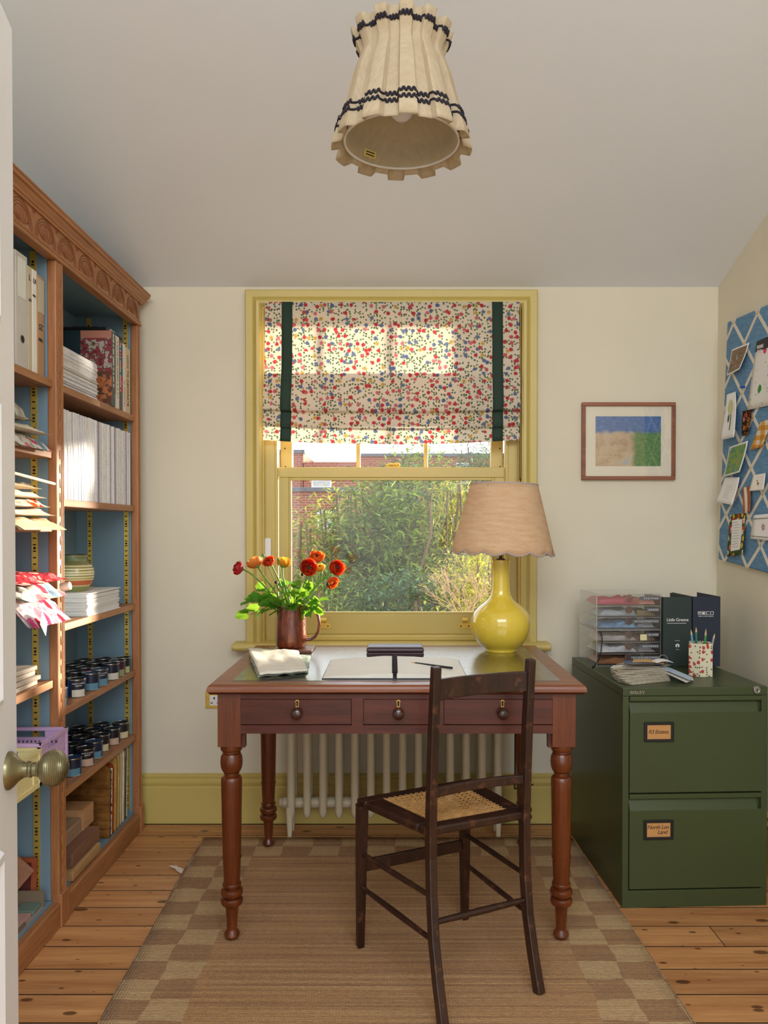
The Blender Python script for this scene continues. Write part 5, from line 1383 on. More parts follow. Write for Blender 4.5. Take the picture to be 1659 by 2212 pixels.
# lever arch files
def lever_file(label, x0, x1, mat, h, fnc):
    o = thing('lever_arch_file', label, 'file', (x0, 2.868, CT), R(2.0), 'files on the cabinet')
    w_ = x1-x0; D_ = .20
    MB().box(0, w_, 0, .003, 0, h).build('spine', mat, o, bevel=.001)
    MB().box(0, .003, .003, D_, 0, h).build('cover', mat, o, bevel=.001); MB().box(w_-.003, w_, .003, D_, 0, h).build('cover', mat, o, bevel=.001)
    MB().box(.006, w_*.6, .02, D_-.006, .003, h-.012).build('contents', M['paperw'], o)
    fnc(o, w_, h); return o
def txt(o, s, size, x, z, sp_c=1.0, name='lettering', mat=None, shear=0): return text(s, size, name, mat or M['ink_w'], o, Matrix(((1,0,0,x),(0,0,-1,-.0008),(0,1,0,z),(0,0,0,1))), align='CENTER', space=sp_c, shear=shear)
def f1(o, w_, h):
    txt(o, 'Little Greene', .0165, w_*.5, h-.088, .92)
    b = MB()
    for k in range(16): b.box(.014+.0045*k, .014+.0045*k+.003, -.0006, .0, h-.0965, h-.0945)
    b.build('small_print', M['ink_w'], o)
    b = MB()
    for k in range(5): b.box(w_*.5-.009+.0038*k, w_*.5-.009+.0038*k+.0025, -.0006, 0, .094, .0955)
    for k in range(3): b.box(w_*.5-.005+.0038*k, w_*.5-.005+.0038*k+.0025, -.0006, 0, .062, .0635)
    b.build('small_print', M['ink_w'], o)
    b = MB()      # small leafy emblem
    for a in (20, 90, 160): b.lathe([(.0034,0),(.0034,.0006)], (w_*.5+.0048*math.cos(R(a)), 0, .077+.0038*math.sin(R(a))), 10, Matrix.Rotation(R(90),4,'X'))
    b.box(w_*.5-.0065,w_*.5-.002,-.0006,0,.071,.0755).box(w_*.5+.002,w_*.5+.0065,-.0006,0,.071,.0755)
    b.build('emblem', M['ink_w'], o)
lever_file('dark green lever arch file lettered Little Greene', .985, 1.090, M['darkgreen'], .254, f1)
def f2(o, w_, h):
    b = MB(); x0 = .018; ww = .0125
    for k in range(4):
        xa = x0+k*(ww+.0028)
        b.box(xa,xa+ww,-.0006,0,h-.066,h-.0646).box(xa,xa+ww,-.0006,0,h-.0558,h-.0544)
        b.box(xa,xa+.0014,-.0006,0,h-.0646,h-.0558)
        if k != 2: b.box(xa+ww-.0014,xa+ww,-.0006,0,h-.0646,h-.0558)
    b.box(x0+.003,x0+.009,-.0006,0,h-.061,h-.0575); b.box(x0+.018,x0+.0245,-.0006,0,h-.064,h-.0575)
    b.build('emblem', M['ink_w'], o)
    txt(o, 'PAINT & PAPER LIBRARY', .0052, x0+.030, h-.0735)
lever_file('navy lever arch file with a white block logo against the wall', 1.093, 1.195, M['navy'], .256, f2)
# pencil pot
def mat_pot():
    t = NT('floral_striped_card'); c = t.n('TexCoord').outputs['Object']; xyz = t.n('SeparateXYZ', {0: c})
    ang = t.math('ARCTAN2', xyz.outputs[1], xyz.outputs[0]); s = t.math('SINE', t.math('MULTIPLY', ang, 60))
    col = t.mix(t.math('GREATER_THAN', s, .2), '#e6e0cf', '#c9bf8e')
    v = t.n('CombineXYZ', {0: t.math('MULTIPLY', ang, .046), 1: xyz.outputs[2]}).outputs[0]
    f = t.n('TexVoronoi', {'Vector': v, 'Scale': 55, 'Randomness': .9}, voronoi_dimensions='2D'); rc = t.n('SeparateColor', {0: f.outputs['Color']})
    red = t.math('MULTIPLY', t.math('LESS_THAN', f.outputs['Distance'], .34), t.math('LESS_THAN', rc.outputs[0], .4))
    g = t.n('TexVoronoi', {'Vector': v, 'Scale': 110, 'Randomness': 1.0}, voronoi_dimensions='2D'); gc = t.n('SeparateColor', {0: g.outputs['Color']})
    lf = t.math('MULTIPLY', t.math('LESS_THAN', g.outputs['Distance'], .32), t.math('LESS_THAN', gc.outputs[0], .35))
    col = t.mix(lf, col, '#5c5a34'); col = t.mix(red, col, '#b5433c')
    return t.done(t.bsdf(col, .5))
pp = thing('pencil_pot', 'hexagonal cream pencil pot printed with red flowers on the cabinet', 'pencil pot', (1.058, 2.705, CT), R(8))
b = MB(); hexa = lambda r, z: [(r*math.cos(R(60*k)), r*math.sin(R(60*k)), z) for k in range(6)]
b.loops([hexa(.044,0), hexa(.044,.112), hexa(.0415,.112), hexa(.0415,.004)], True, True); b.build('pot', mat_pot(), pp)
for k, (dx, dy, h, tx, ty, cc, nm) in enumerate(((-.022,.0,.158,-.012,.0,'#5fa0b8','light blue pencil leaning left in the floral pot'), (-.010,.012,.165,.0,.004,'#1f7a5c','dark green pencil in the middle of the floral pot'), (.010,-.002,.155,.007,.0,'#3a8f4a','bright green pencil in the floral pot'), (.016,.008,.160,.006,.002,'#2f78b8','blue pencil in the floral pot'), (.022,-.006,.145,.024,.0,'#8a8f96','thin grey pencil leaning right in the floral pot'), (-.030,-.008,.118,-.008,-.004,'#d8b8a8','short pale pencil stub in the floral pot'))):
    bx_ = Vector((1.058+dx*.7, 2.705+dy, CT+.006)); tp = Vector((1.058+dx+tx, 2.705+dy+ty, CT+h)); d = tp-bx_
    t = thing('coloured_pencil', nm, 'pencil', tuple(bx_), 0, 'pencils in the floral pot')
    MB().tube([(0,0,0), d*.88], .0036, 6).build('barrel', plain('pencil_'+cc[1:], cc, .35), t)
    MB().tube([d*.88, d*.97], [.0035,.0012], 8).build('sharpened_wood', plain('cedar_wood', '#d7b48a', .7), t)
    MB().tube([d*.97, d], [.0012,.0003], 6).build('lead', plain('lead_'+cc[1:], cc, .5), t)
# fan of fabric swatches on a ring
sw = thing('swatch_book', 'fanned bunch of pinked fabric swatches on a metal ring at the front of the cabinet', 'swatch book', (.905, 2.625, CT))
sm = [weave('swatch_%d' % i, a, c, 60) for i, (a, c) in enumerate((('#b8ac94','#d8cdb6'),('#a89c84','#c9bda4'),('#c8c2b4','#e2dccf'),('#9d9584','#bdb4a0')))]
NW = 26
for i in range(NW):
    t_ = i/(NW-1); ang = R(205 - 38*t_) if i < NW-5 else R(205-38+(-12)*(i-NW+5))
    L_ = .165 + .008*math.sin(i*2.1); Wd = .062
    b = MB(); z0 = .0008+.0013*i
    n = 9
    def f(u, v, i=i, z0=z0, L_=L_, Wd=Wd, ang=ang):
        x = L_*u; y = Wd*(v-.5) + (.0016*(1 if int(u*16) % 2 else -1))*(1 if v in (0,1) else 0)
        z = z0 + .004*math.sin(u*3.0)*(t_)**2 + .012*t_*(1-u) + .010*t_*u*nz(i*.37, u*2)
        return (x*math.cos(ang)-y*math.sin(ang), x*math.sin(ang)+y*math.cos(ang), max(z0, z))
    b.grid(f, 17, 5); b.build('swatch', sm[i % 4], sw, solid=.0008)
for k, (ang, c, z0, lw) in enumerate(((168,'#55607a',.052,.13),(160,'#c9a268',.0555,.10),(-28,'#aebfd0',.010,.085),(-18,'#d8d6cf',.007,.09),(-40,'#cfcabd',.0035,.085))):
    b = MB(); a = R(ang)
    def f(u, v, a=a, z0=z0, lw=lw):
        x = lw*u; y = .058*(v-.5); return (x*math.cos(a)-y*math.sin(a), x*math.sin(a)+y*math.cos(a), z0+ (.004*math.sin(u*3) if z0 > .04 else (.03*(1-u)+.0)))
    b.grid(f, 9, 4); b.build('swatch', plain('swatch_'+c[1:], c, .8), sw, solid=.001)
b = MB(); b.grid(lambda u,v: (-.015+.055*u-.02, -.03+.05*v, .060+.006*math.sin(u*3)), 8, 5); b.build('card_tab', M['paperw'], sw, solid=.001)
MB().tube([(.0+.016*math.cos(a), .012, .062+.018*math.sin(a)) for a in [2*math.pi*k/20 for k in range(21)]], .0011, 6, False).build('metal_ring', M['steel'], sw, smooth=60)

# ------------------------------------------------------------ framed picture
pf = thing('framed_picture', 'small framed landscape picture in a thin wooden frame on the back wall', 'picture', (.9590, YB-.0008, 1.566))
PWd, PH = .1905, .1575; ft = .0145; fm = wood('picture_frame_wood', '#7a452a', '#9c6040', None, 'x', .45)
for nm, q in (('frame_rail', (-PWd,PWd,PH-ft,PH)),('frame_rail', (-PWd,PWd,-PH,-PH+ft)),('frame_stile', (-PWd,-PWd+ft,-PH+ft,PH-ft)),('frame_stile', (PWd-ft,PWd,-PH+ft,PH-ft))):
    MB().box(q[0],q[1],-.020,0,q[2],q[3]).build(nm, fm, pf, bevel=.0015)
MB().box(-PWd+ft,PWd-ft,-.008,0,-PH+ft,PH-ft).build('mount', plain('cream_mount', '#e6ddc8', .8, var=.02), pf)
def mat_paint():
    t = NT('landscape_print'); c = t.n('TexCoord').outputs['Generated']; xyz = t.n('SeparateXYZ', {0: c}); x, z = xyz.outputs[0], xyz.outputs[2]
    n = t.noise(c, 5, 5, .6); n2 = t.noise(c, 16, 4, .6)
    zz = t.math('ADD', z, t.math('MULTIPLY_ADD', n, .24, -.12)); xx = t.math('ADD', x, t.math('MULTIPLY_ADD', n, .2, -.1))
    sky = t.ramp(n2, [(.3,'#2f5a95'),(.7,'#5c80b4')]); grass = t.ramp(n2, [(.3,'#3f6a2e'),(.55,'#5f8a3a'),(.75,'#8f9848')]); sand = t.ramp(t.noise(c, 3.5, 6, .7), [(.35,'#a98a6c'),(.55,'#cdb48e'),(.7,'#9db4c4')])
    land = t.mix(t.ramp(xx, [(.54,(0,0,0,1)),(.62,(1,1,1,1))]), sand, grass)
    col = t.mix(t.ramp(zz, [(.64,(0,0,0,1)),(.72,(1,1,1,1))]), land, sky)
    return t.done(t.bsdf(col, .6))
MB().box(-.1335,.1335,-.0088,-.008,-.1015,.1015).build('picture_print', mat_paint(), pf)
MB().box(-PWd+ft,PWd-ft,-.0125,-.0105,-PH+ft,PH-ft).build('pane', M['picglass'], pf)

# ------------------------------------------------------------ pinboard on the right wall
BT = R(4.5)
bd = thing('pinboard', 'tilted blue fabric pinboard with cream ribbon lattice on the right wall', 'pinboard', (XR-.0008, 3.092, 2.018))
# local axes: x -> towards the camera (-Y), y -> out of the wall (-X), z up; tilted in the wall plane
ex = Vector((0,-math.cos(BT),-math.sin(BT))); ez = Vector((0,-math.sin(BT),math.cos(BT))); ey = Vector((-1,0,0))
bm_ = Matrix(((ex.x,ey.x,ez.x),(ex.y,ey.y,ez.y),(ex.z,ey.z,ez.z)))
# keep a right handed frame: x_local = towards the window instead
RB = Matrix(((-ex.x,ey.x,ez.x),(-ex.y,ey.y,ez.y),(-ex.z,ey.z,ez.z)))
bd.rotation_euler = RB.to_euler()
BLW, BLH, BTH = .78, .935, .022
M['boardblue'] = weave('blue_linen', '#5c84a8', '#779dbd', 90, plane='z')
MB().rects([(-BLW,0,0,.004,0)]).v
pb = MB(); pb.loops([[(x0,y,z0),(x1,y,z0),(x1,y,z1),(x0,y,z1)] for x0,x1,z0,z1,y in ((-BLW,0,-BLH,0,0),(-BLW,0,-BLH,0,BTH-.008),(-BLW+.004,-.004,-BLH+.004,-.004,BTH-.002),(-BLW+.012,-.012,-BLH+.012,-.012,BTH))]); pb.build('padded_panel', M['boardblue'], bd, smooth=40)
BF = BTH+.0006
def onb(px, py):     # photo pixel -> local board x,z
    X = XR-.026; Y = F*X/(px-850); p = at(px, py, Y); Y = Y*X/p.x; p = at(px, py, Y)
    d = p - Vector((XR-.0008, 3.092, 2.018)); return (d.dot(-ex), d.dot(ez))
PX, PZ = .100, .092          # lattice pitch
x0_, z0_ = onb(1606,742)
rib = 0
M['tape'] = plain('cream_ribbon', '#ddd5c6', .8)
def clip_line(sx, sz, sgn):
    # line through (sx,sz) with slope; clipped to board
    pts = []
    for t in [i/400 for i in range(-400, 401)]:
        x = sx + t*PX*10; z = sz + sgn*t*PZ*10
        if -BLW < x < 0 and -BLH < z < 0: pts.append((x, z))
    return (pts[0], pts[-1]) if len(pts) > 3 else None
for sgn in (1, -1):
    for k in range(-9, 10):
        sgm = clip_line(x0_ + k*PX*2, z0_, sgn)
        if sgm:
            (a0,a1),(b0_,b1) = sgm
            MB().bar([(a0,BF,a1),(b0_,BF,b1)], .0012, .0145, (0,1,0)).build('lattice_ribbon', M['tape'], bd)
for i in range(-7, 2):
    for j in range(-7, 4):
        x, z = x0_ + i*PX, z0_ + j*PZ
        if (i+j) % 2 == 0 and -BLW < x < -.01 and -BLH < z < -.01:
            MB().lathe([(.004,0),(.0035,.0015),(.001,.0025)], (x, BF+.0006, z), 10, Matrix.Rotation(R(-90),4,'X')).build('brass_stud', M['brass'], bd, smooth=60)
bdm = bd.matrix_basis
def pin_thing(name, label, cat, quad, mat, curl=.02, off=.004, parts=None, n=10, prof=1.0):
    """quad: px corners TL,TR,BR,BL as (px,py); curl lifts the lower edge off the board"""
    c = [onb(*q) for q in quad]; cx = sum(p[0] for p in c)/4; cz = sum(p[1] for p in c)/4
    org = Vector((XR-.0008, 3.092, 2.018)) + RB @ Vector((cx, BF+off, cz))
    t = thing(name, label, cat, tuple(org), rot=RB.to_euler(), group='things pinned to the board')
    def pos(u, v, d=0):   # v 0 top, 1 bottom
        a = Vector(c[0]).lerp(Vector(c[1]), u); b_ = Vector(c[3]).lerp(Vector(c[2]), u); p = a.lerp(b_, v)
        return (p.x-cx, curl*.55*v**1.6*prof + d + .0015*math.sin(u*5+v*3), p.y-cz)
    MB().grid(lambda u, v: pos(u, v), n, n).build('sheet', mat, t, smooth=60, solid=.0008)
    for nm, (u0,u1,v0,v1), m in (parts or []):
        if nm in ('flower_head', 'leaf'):
            MB().grid(lambda u, v: pos((u0+u1)/2+(u1-u0)/2*v*math.cos(6.2832*u), (v0+v1)/2+(v1-v0)/2*v*math.sin(6.2832*u), .0007), 20, 4, True).build(nm, m, t, smooth=60); continue
        MB().grid(lambda u, v: pos(u0+(u1-u0)*u, v0+(v1-v0)*v, .0007), 8, 8).build(nm, m, t, smooth=60)
    return t, pos
def blot(name, stops, sc=6):
    t = NT(name); c = t.n('TexCoord').outputs['Generated']; return t.done(t.bsdf(t.ramp(t.noise(c, sc, 4, .6), stops), .5))
M['photo_wood'] = blot('woodland_photo', [(.35,'#4e3a24'),(.5,'#8a6c46'),(.6,'#5c4a36'),(.7,'#b9b9b4')])
M['photo_hill'] = blot('green_hill_print', [(.35,'#8c8a34'),(.48,'#6d9a44'),(.58,'#3f6f5c'),(.7,'#b9cfd4')], 4)
M['f_brown'] = floral('brown_floral_cloth', '#3a2722', ['#b5484a','#a8683a','#c4737a'], ['#7c7a44','#8a6a3a'], 42, .36, 0, 'xz', density=.7)
M['f_wild'] = floral('wild_flower_paper', '#4d5a3c', ['#d8707c','#d8b23c','#c74a3c','#e6d9c2'], ['#7f9a4c','#2f4428'], 45, .4, 0, 'xz', density=.8)
M['f_embr'] = floral('embroidered_cloth', '#e6e4e0', ['#d8506a','#4fa0a8','#4a9a4c','#d87a4a'], ['#b8a04c','#8fbcc4'], 14, .20, 0, 'xz', .10, density=.55)
def ging(name):
    t = NT(name); c = t.n('TexCoord').outputs['Generated']; xyz = t.n('SeparateXYZ', {0: c})
    a = t.math('GREATER_THAN', t.math('SINE', t.math('MULTIPLY', xyz.outputs[0], 17)), 0); b_ = t.math('GREATER_THAN', t.math('SINE', t.math('MULTIPLY', xyz.outputs[2], 20)), 0)
    return t.done(t.bsdf(t.ramp(t.math('MULTIPLY', t.math('ADD', a, b_), .5), [(0,'#d8ccbc'),(.4,'#cf9a3c'),(.8,'#c07f28')], 'CONSTANT'), .8))
M['gingham'] = ging('yellow_gingham')
M['terra'] = weave('terracotta_cloth', '#9c5c3c', '#b87a58', 60)
pin_thing('photo_card', 'woodland photograph with a white border pinned at the top of the board', 'photograph', [(1582,756),(1619,740),(1609,798),(1580,812)], M['paperw'], .03, .005, [('print', (.06,.94,.06,.93), M['photo_wood'])])
pin_thing('fabric_sample', 'large white embroidered fabric sample headed PIERRE FREY', 'fabric', [(1635,738),(1690,714),(1680,872),(1617,886)], M['f_embr'], .006, .003, [('header_band', (0,1,0,.16), M['ink_k'])])
pin_thing('greeting_card', 'hydrangea greeting card standing off the left of the board', 'card', [(1573,853),(1591,846),(1604,944),(1571,951)], M['paperw'], .045, .008, [('flower_head', (.28,.72,.14,.48), blot('hydrangea', [(.35,'#a8b070'),(.6,'#cfd2a0')], 14)), ('leaf', (.32,.46,.46,.64), M['leaf_dk']), ('flower_stalk', (.52,.60,.46,.82), M['leaf_dk'])])
pin_thing('fabric_swatch', 'dark brown floral fabric swatch in the middle of the board', 'fabric', [(1606,888),(1626,884),(1621,938),(1607,942)], M['f_brown'], .008, .006)
pin_thing('fabric_swatch', 'yellow gingham fabric swatch at the right of the board', 'fabric', [(1645,912),(1672,902),(1652,966),(1626,972)], M['gingham'], .012, .006)
pin_thing('art_card', 'green hill landscape card with a white border on the board', 'card', [(1577,966),(1617,952),(1610,1020),(1574,1030)], M['paperw'], .03, .006, [('print', (.07,.93,.06,.94), M['photo_hill'])])
nt, pos = pin_thing('notebook_sheet', 'folded white note sheet sticking out at the left edge of the board', 'note', [(1570,1031),(1601,1031),(1596,1091),(1558,1084)], M['paperw'], .03, .010)
b = MB()
for k in range(7):
    v = .3+.08*k; p, q = Vector(pos(.3,v,.0012)), Vector(pos(.62+.1*math.sin(k),v,.0012)); b.tube([p, q], .0004, 4)
b.build('faint_writing', plain('grey_ink', '#9a99a6', .7), nt)
pin_thing('fabric_swatch', 'terracotta fabric swatch below the deer card', 'fabric', [(1606,1054),(1622,1050),(1628,1104),(1612,1110)], M['terra'], .014, .006, [('pale_stripe', (.25,.55,.0,1), M['f_cream'])])
dc, pos = pin_thing('deer_card', 'small cream card with a tiny deer drawing on the board', 'card', [(1630,1027),(1655,1022),(1657,1058),(1625,1061)], M['paper'], .012, .007)
p0 = Vector(pos(.5,.55,.001)); b = MB(); b.sphere(tuple(p0), .007, 8, 6, (1,.1,.5)); b.sphere(tuple(p0+Vector((.008,0,.008))), .0035, 8, 6, (1,.2,1))
for dx in (-.005,-.003,.004,.006): b.tube([p0+Vector((dx,0,0)), p0+Vector((dx,0,-.011))], .0007, 4)
b.build('deer_drawing', plain('brown_ink', '#7c5a3c', .7), dc)
fl, pos = pin_thing('list_sheet', 'long narrow handwritten list on flowered paper at the bottom of the board', 'list', [(1579,1112),(1611,1108),(1611,1196),(1576,1203)], M['f_wild'], .012, .006, [('list_panel', (.2,.82,.14,.88), M['paperw'])])
b = MB()
for k in range(10):
    v = .2+.065*k; b.tube([Vector(pos(.26,v,.002)), Vector(pos(.26+.3+.14*abs(math.sin(k*2.3)),v,.002))], .0005, 4)
b.build('handwritten_lines', plain('grey_ink2', '#7d7f86', .7), fl)
em, pos = pin_thing('fabric_sample', 'white cloth with black zigzag stitching at the lower right of the board', 'fabric', [(1630,1113),(1700,1106),(1700,1172),(1626,1164)], M['paperw'], .008, .006)
b = MB()
for v0 in (.14, .86): b.tube([Vector(pos(.02+.96*i/40, v0+.04*(i % 2), .001)) for i in range(41)], .0008, 4)
b.build('zigzag_stitching', M['ink_k'], em)
b = MB(); p0 = Vector(pos(.35,.5,.001))
for k in range(5): b.sphere(tuple(p0+Vector((.008*math.cos(k*1.26),0,.008*math.sin(k*1.26)))), .005, 8, 6, (1,.1,1))
b.build('embroidered_flower', plain('mauve_thread', '#b07a92', .8), em)
x, z = onb(1611,836)
org = Vector((XR-.0008, 3.092, 2.018)) + RB @ Vector((x, BF+.001, z))
pu = thing('push_pin', 'blue push pin stuck in the pinboard', 'push pin', tuple(org), rot=RB.to_euler())
MB().lathe([(.0055,.006),(.0055,.008),(.003,.010),(.003,.018),(.0055,.020),(.0055,.022)], (0,0,0), 12, Matrix.Rotation(R(-90),4,'X')).build('head', plain('blue_plastic', '#1f4aa8', .3), pu, smooth=40)
MB().lathe([(.0006,0),(.0006,.006)], (0,0,0), 6, Matrix.Rotation(R(-90),4,'X')).build('needle', M['steel'], pu)
# header lettering on the big sample
big = [o for o in COL.objects if o.get('label', '').startswith('large white embroidered')][0]
hx, hz = onb(1637, 757); d = Vector((hx, BF+.0062, hz)) ; loc = big.matrix_basis.inverted() @ (Vector((XR-.0008, 3.092, 2.018)) + RB @ d)
for k, s in enumerate(('PIERRE', 'FREY')):
    text(s, .017, 'lettering', M['ink_w'], big, Matrix.Translation(loc + Vector((0,0,-.016*k+.004))) @ Matrix(((-1,0,0,0),(0,0,1,0),(0,1,0,0),(0,0,0,1))) @ Matrix.Rotation(0,4,'Z'))

# ------------------------------------------------------------ pendant lamp
PC = (.018, 1.75)
pe = thing('pendant_lamp', 'pleated calico pendant lampshade with black ric-rac trim hanging from the ceiling', 'pendant lamp', (PC[0], PC[1], 2.05))
NP = 12
def smooth01(x): x = max(0, min(1, x)); return x*x*(3-2*x)
def pleat(a):
    f = (a*NP/(2*math.pi) + .12) % 1.0
    up = smooth01(f/.05) * smooth01((.56-f)/.05)
    return up
def pr_(a, z):     # z 0..0.25 above hem
    base = .136 + (.084-.136)*(z/.195) if z < .195 else .084 + (z-.195)*.20
    t = abs(z-.195)
    amp = .006 + .011*min(1, t/.05)*(1 if z > .195 else .75)+ (.005*(1-min(1,z/.10)))
    return base + amp*pleat(a) + .0015*math.sin(a*5+z*9)
NA = NP*26
def pen(u, v):
    a = 2*math.pi*u; z = .25*v
    zz = z
    if v < .001: zz = z - .004*pleat(a)
    r = pr_(a, z); return (r*math.cos(a), r*math.sin(a), zz)
b = MB(); b.grid(pen, NA, 26, True); b.build('pleated_shade', M['calico'], pe, smooth=35, solid=.0014)
MB().grid(lambda u, v: ((.1245-.045*v)*math.cos(2*math.pi*u), (.1245-.045*v)*math.sin(2*math.pi*u), .012+.183*v), 48, 2, True).build('lining', M['lining'], pe, smooth=60)
MB().tube([(.1262*math.cos(a), .1262*math.sin(a), .011) for a in [2*math.pi*i/60 for i in range(61)]], .0028, 8, False).build('bottom_ring', M['white'], pe, smooth=60)
def ric(z0, r_):
    n = NP*46; pts = []
    for i in range(n+1):
        a = 2*math.pi*i/n; z = z0 + .0046*math.sin(a*NP*7.0); r = pr_(a, z)+.0016
        pts.append((r*math.cos(a), r*math.sin(a), z))
    MB().tube(pts, r_, 6, False).build('ric_rac_trim', M['ric'], pe, smooth=60)
M['ric'] = plain('navy_black_braid', '#1d1822', .85)
ric(.228, .0027); ric(.052, .0027); ric(.036, .0027)
bu = MB().lathe([(.0,.0),(.012,.002),(.022,.010),(.029,.024),(.030,.034),(.026,.048),(.017,.062),(.0135,.07),(.0135,.085)], (0,0,.058), 24, cap0=False).build('bulb', plain('opal_bulb', '#eeeef2', .25), pe, smooth=60)
MB().lathe([(.017,.138),(.019,.142),(.019,.19),(.012,.198),(.004,.20)], seg=18).build('lamp_holder', M['white'], pe, smooth=40)
MB().tube([(0,0,.19),(0,0,ceil_z(PC[1])-2.05+.004)], .0032, 8).build('flex', M['cord'], pe, smooth=60)
b = MB()
for k in range(3):
    a = 2*math.pi*k/3+.4; b.tube([(0,0,.185),(.080*math.cos(a),.080*math.sin(a),.192)], .0016, 6)
b.build('spider_frame', M['white'], pe)
lb = MB().box(-.017,.017,0,.001,-.008,.008).build('maker_label', plain('yellow_label', '#d7c272', .6), pe)
a = R(128); lb.location = (.1185*math.cos(a), .1185*math.sin(a), .030); lb.rotation_euler = (R(-13), 0, a-R(90)+R(180))
b = MB()
for k in range(2): b.box(-.012,.012,.001,.0013,-.004+.006*k,-.0015+.006*k)
lt = b.build('label_print', M['ink_k'], lb)
b = MB()
for k in range(2): b.box(-.012,.012,-.0003,0,-.004+.006*k,-.0015+.006*k)
b.build('label_print', M['ink_k'], lb)

# ------------------------------------------------------------ outside the window
GZ = -2.9
g = MB().box(-30, 30, 3.5, 60, GZ-.2, GZ).build('ground', M['lawn']); struct(g); g['label'] = 'garden lawn far below the window'
def house(name, label, x0, x1, y0, y1, z1, wins, parapet, roof=None):
    h = thing(name, label, 'house', ((x0+x1)/2, y0, GZ)); cx = (x0+x1)/2
    MB().box(x0-cx, x1-cx, 0, y1-y0, 0, z1-GZ).build('wall', M['brick'], h)
    if parapet: MB().box(x0-cx-.05, x1-cx+.05, -.06, .3, z1-GZ-.02, z1-GZ+.10).build('coping', M['slate'], h)
    if roof: MB().loops([[(x0-cx-.1, -.15, z1-GZ),(x0-cx-.1, (y1-y0)/2, z1-GZ+roof),(x0-cx-.1, y1-y0, z1-GZ)],[(x1-cx+.1, -.15, z1-GZ),(x1-cx+.1, (y1-y0)/2, z1-GZ+roof),(x1-cx+.1, y1-y0, z1-GZ)]]).build('roof', M['slate'], h)
    for (a, c, z0, zz1) in wins:
        wn = MB().box(a-cx, c-cx, -.02, .05, z0-GZ, zz1-GZ).build('window', M['white'], h)
        m = (z0+zz1)/2-GZ
        MB().box(a-cx+.07, c-cx-.07, -.03, -.02, m+.03, zz1-GZ-.07).build('pane', M['housepane'], wn)
        MB().box(a-cx+.07, c-cx-.07, -.03, -.02, z0-GZ+.07, m-.03).build('pane', M['housepane'], wn)
        MB().box(a-cx-.05, c-cx+.05, -.10, .0, z0-GZ-.10, z0-GZ).build('window_sill', M['stone'], wn)
    return h
M['housepane'] = plain('pale_window_pane', '#b8bec2', .12)
def bx_at(px0, px1, py0, py1, Y):
    a = at(px0, py1, Y); c = at(px1, py0, Y); return (a.x, c.x, a.z, c.z)
H1 = at(655,1058,12.0)
w1 = bx_at(685,722,1102,1142,24.0); w2 = bx_at(672,716,1020,1054,26.8)
house('brick_house', 'red brick house wing with a white window beyond the garden', -16.0, at(775,1100,24).x, 24.0, 26.0, at(700,1060,24).z, [w1], True)
house('brick_house', 'taller set back brick house behind the wing at the left', -18.0, at(655,1000,27).x, 27.0, 34.0, at(645,978,27).z, [], True)
house('brick_house', 'upper storey of brick house with bay window above the wing', at(655,1000,26.9).x+.02, at(775,1000,26.9).x, 26.9, 34.0, at(720,998,26.9).z, [w2], False)
house('brick_terrace', 'long brick terrace with slate coping behind the trees', at(778,1000,32).x, 18.0, 32.0, 40.0, at(820,985,32).z, [bx_at(985,1015,1000,1040,32.0)], True)

def leafblade(b, p, d, L, wd, up):
    d = d.normalized(); s = d.cross(up)
    if s.length < 1e-4: s = Vector((1,0,0))
    s = s.normalized()*wd/2; n = s.cross(d).normalized()
    m = p + d*L*.45 + n*L*.04; q = p + d*L
    b.add([p, m-s, q-n*L*.08, m+s], [(0,1,2,3)])
def tree(name, label, cat, px, Y, top, rx, ry, low, nleaf, L, wd, mat, seed, droop=.3, stems=5, grp=None, clump=.25, stemmat=None, round_=False):
    r = random.Random(seed); c = at(px, 1143, Y); t = thing(name, label, cat, (c.x, Y, GZ), 0, grp)
    H = top - GZ; lowh = low - GZ
    b = MB(); tips = []
    for k in range(stems):
        a = r.uniform(0, 6.28); q = r.random()**.5
        tx, ty = rx*.75*q*math.cos(a), ry*.75*q*math.sin(a); hh = H*r.uniform(.9, 1.0)
        pts = [(tx*.25*1 + .03*math.sin(i+k) if i == 0 else tx*(i/7)**1.2 + .04*math.sin(i*1.3+k), ty*(i/7)**1.2, hh*i/7) for i in range(8)]
        b.tube(pts, [.030*(1-i/8)+.006 for i in range(8)], 6); tips.append(pts)
        for m in range(7):
            i0 = r.randint(3,6); p = Vector(pts[i0]); d = Vector((r.uniform(-1,1), r.uniform(-1,1), r.uniform(.1,.9)))*r.uniform(.2,.5)
            b.tube([p, p+d*.5+Vector((0,0,.03)), p+d], [.008,.005,.002], 5)
    b.build('stems', stemmat or M['bark'], t, smooth=60)
    b = MB(); n = 0
    clumps = []
    for k in range(int(nleaf/22)):
        for _ in range(30):
            x, y, z = r.uniform(-1,1), r.uniform(-1,1), r.uniform(-1,1)
            if x*x+y*y+z*z < 1 and (x*x+y*y+z*z) > (.2 if not round_ else .55): break
        clumps.append((Vector((x*rx, y*ry, (lowh+H)/2 + z*(H-lowh)/2)), Vector((x,y,z*.6))))
    for p, nrm in clumps:
        base_d = (nrm + Vector((r.uniform(-.6,.6), r.uniform(-.6,.6), r.uniform(-.2,.8))))
        for m in range(22):
            q = p + Vector((r.gauss(0,clump*.4), r.gauss(0,clump*.4), r.gauss(0,clump*.35)))
            d = base_d.normalized()*.7 + Vector((r.uniform(-1,1), r.uniform(-1,1), r.uniform(-.8,.5)-droop))
            leafblade(b, q, d, L*r.uniform(.6,1.2), wd*r.uniform(.7,1.2), Vector((r.uniform(-.5,.5), r.uniform(-.5,.5), 1)))
    f = b.build('foliage', mat, t, fixn=False); f['kind'] = 'stuff'
    return t
GT = 'garden trees outside the window'
def zat(py, Y): return at(850, py, Y).z
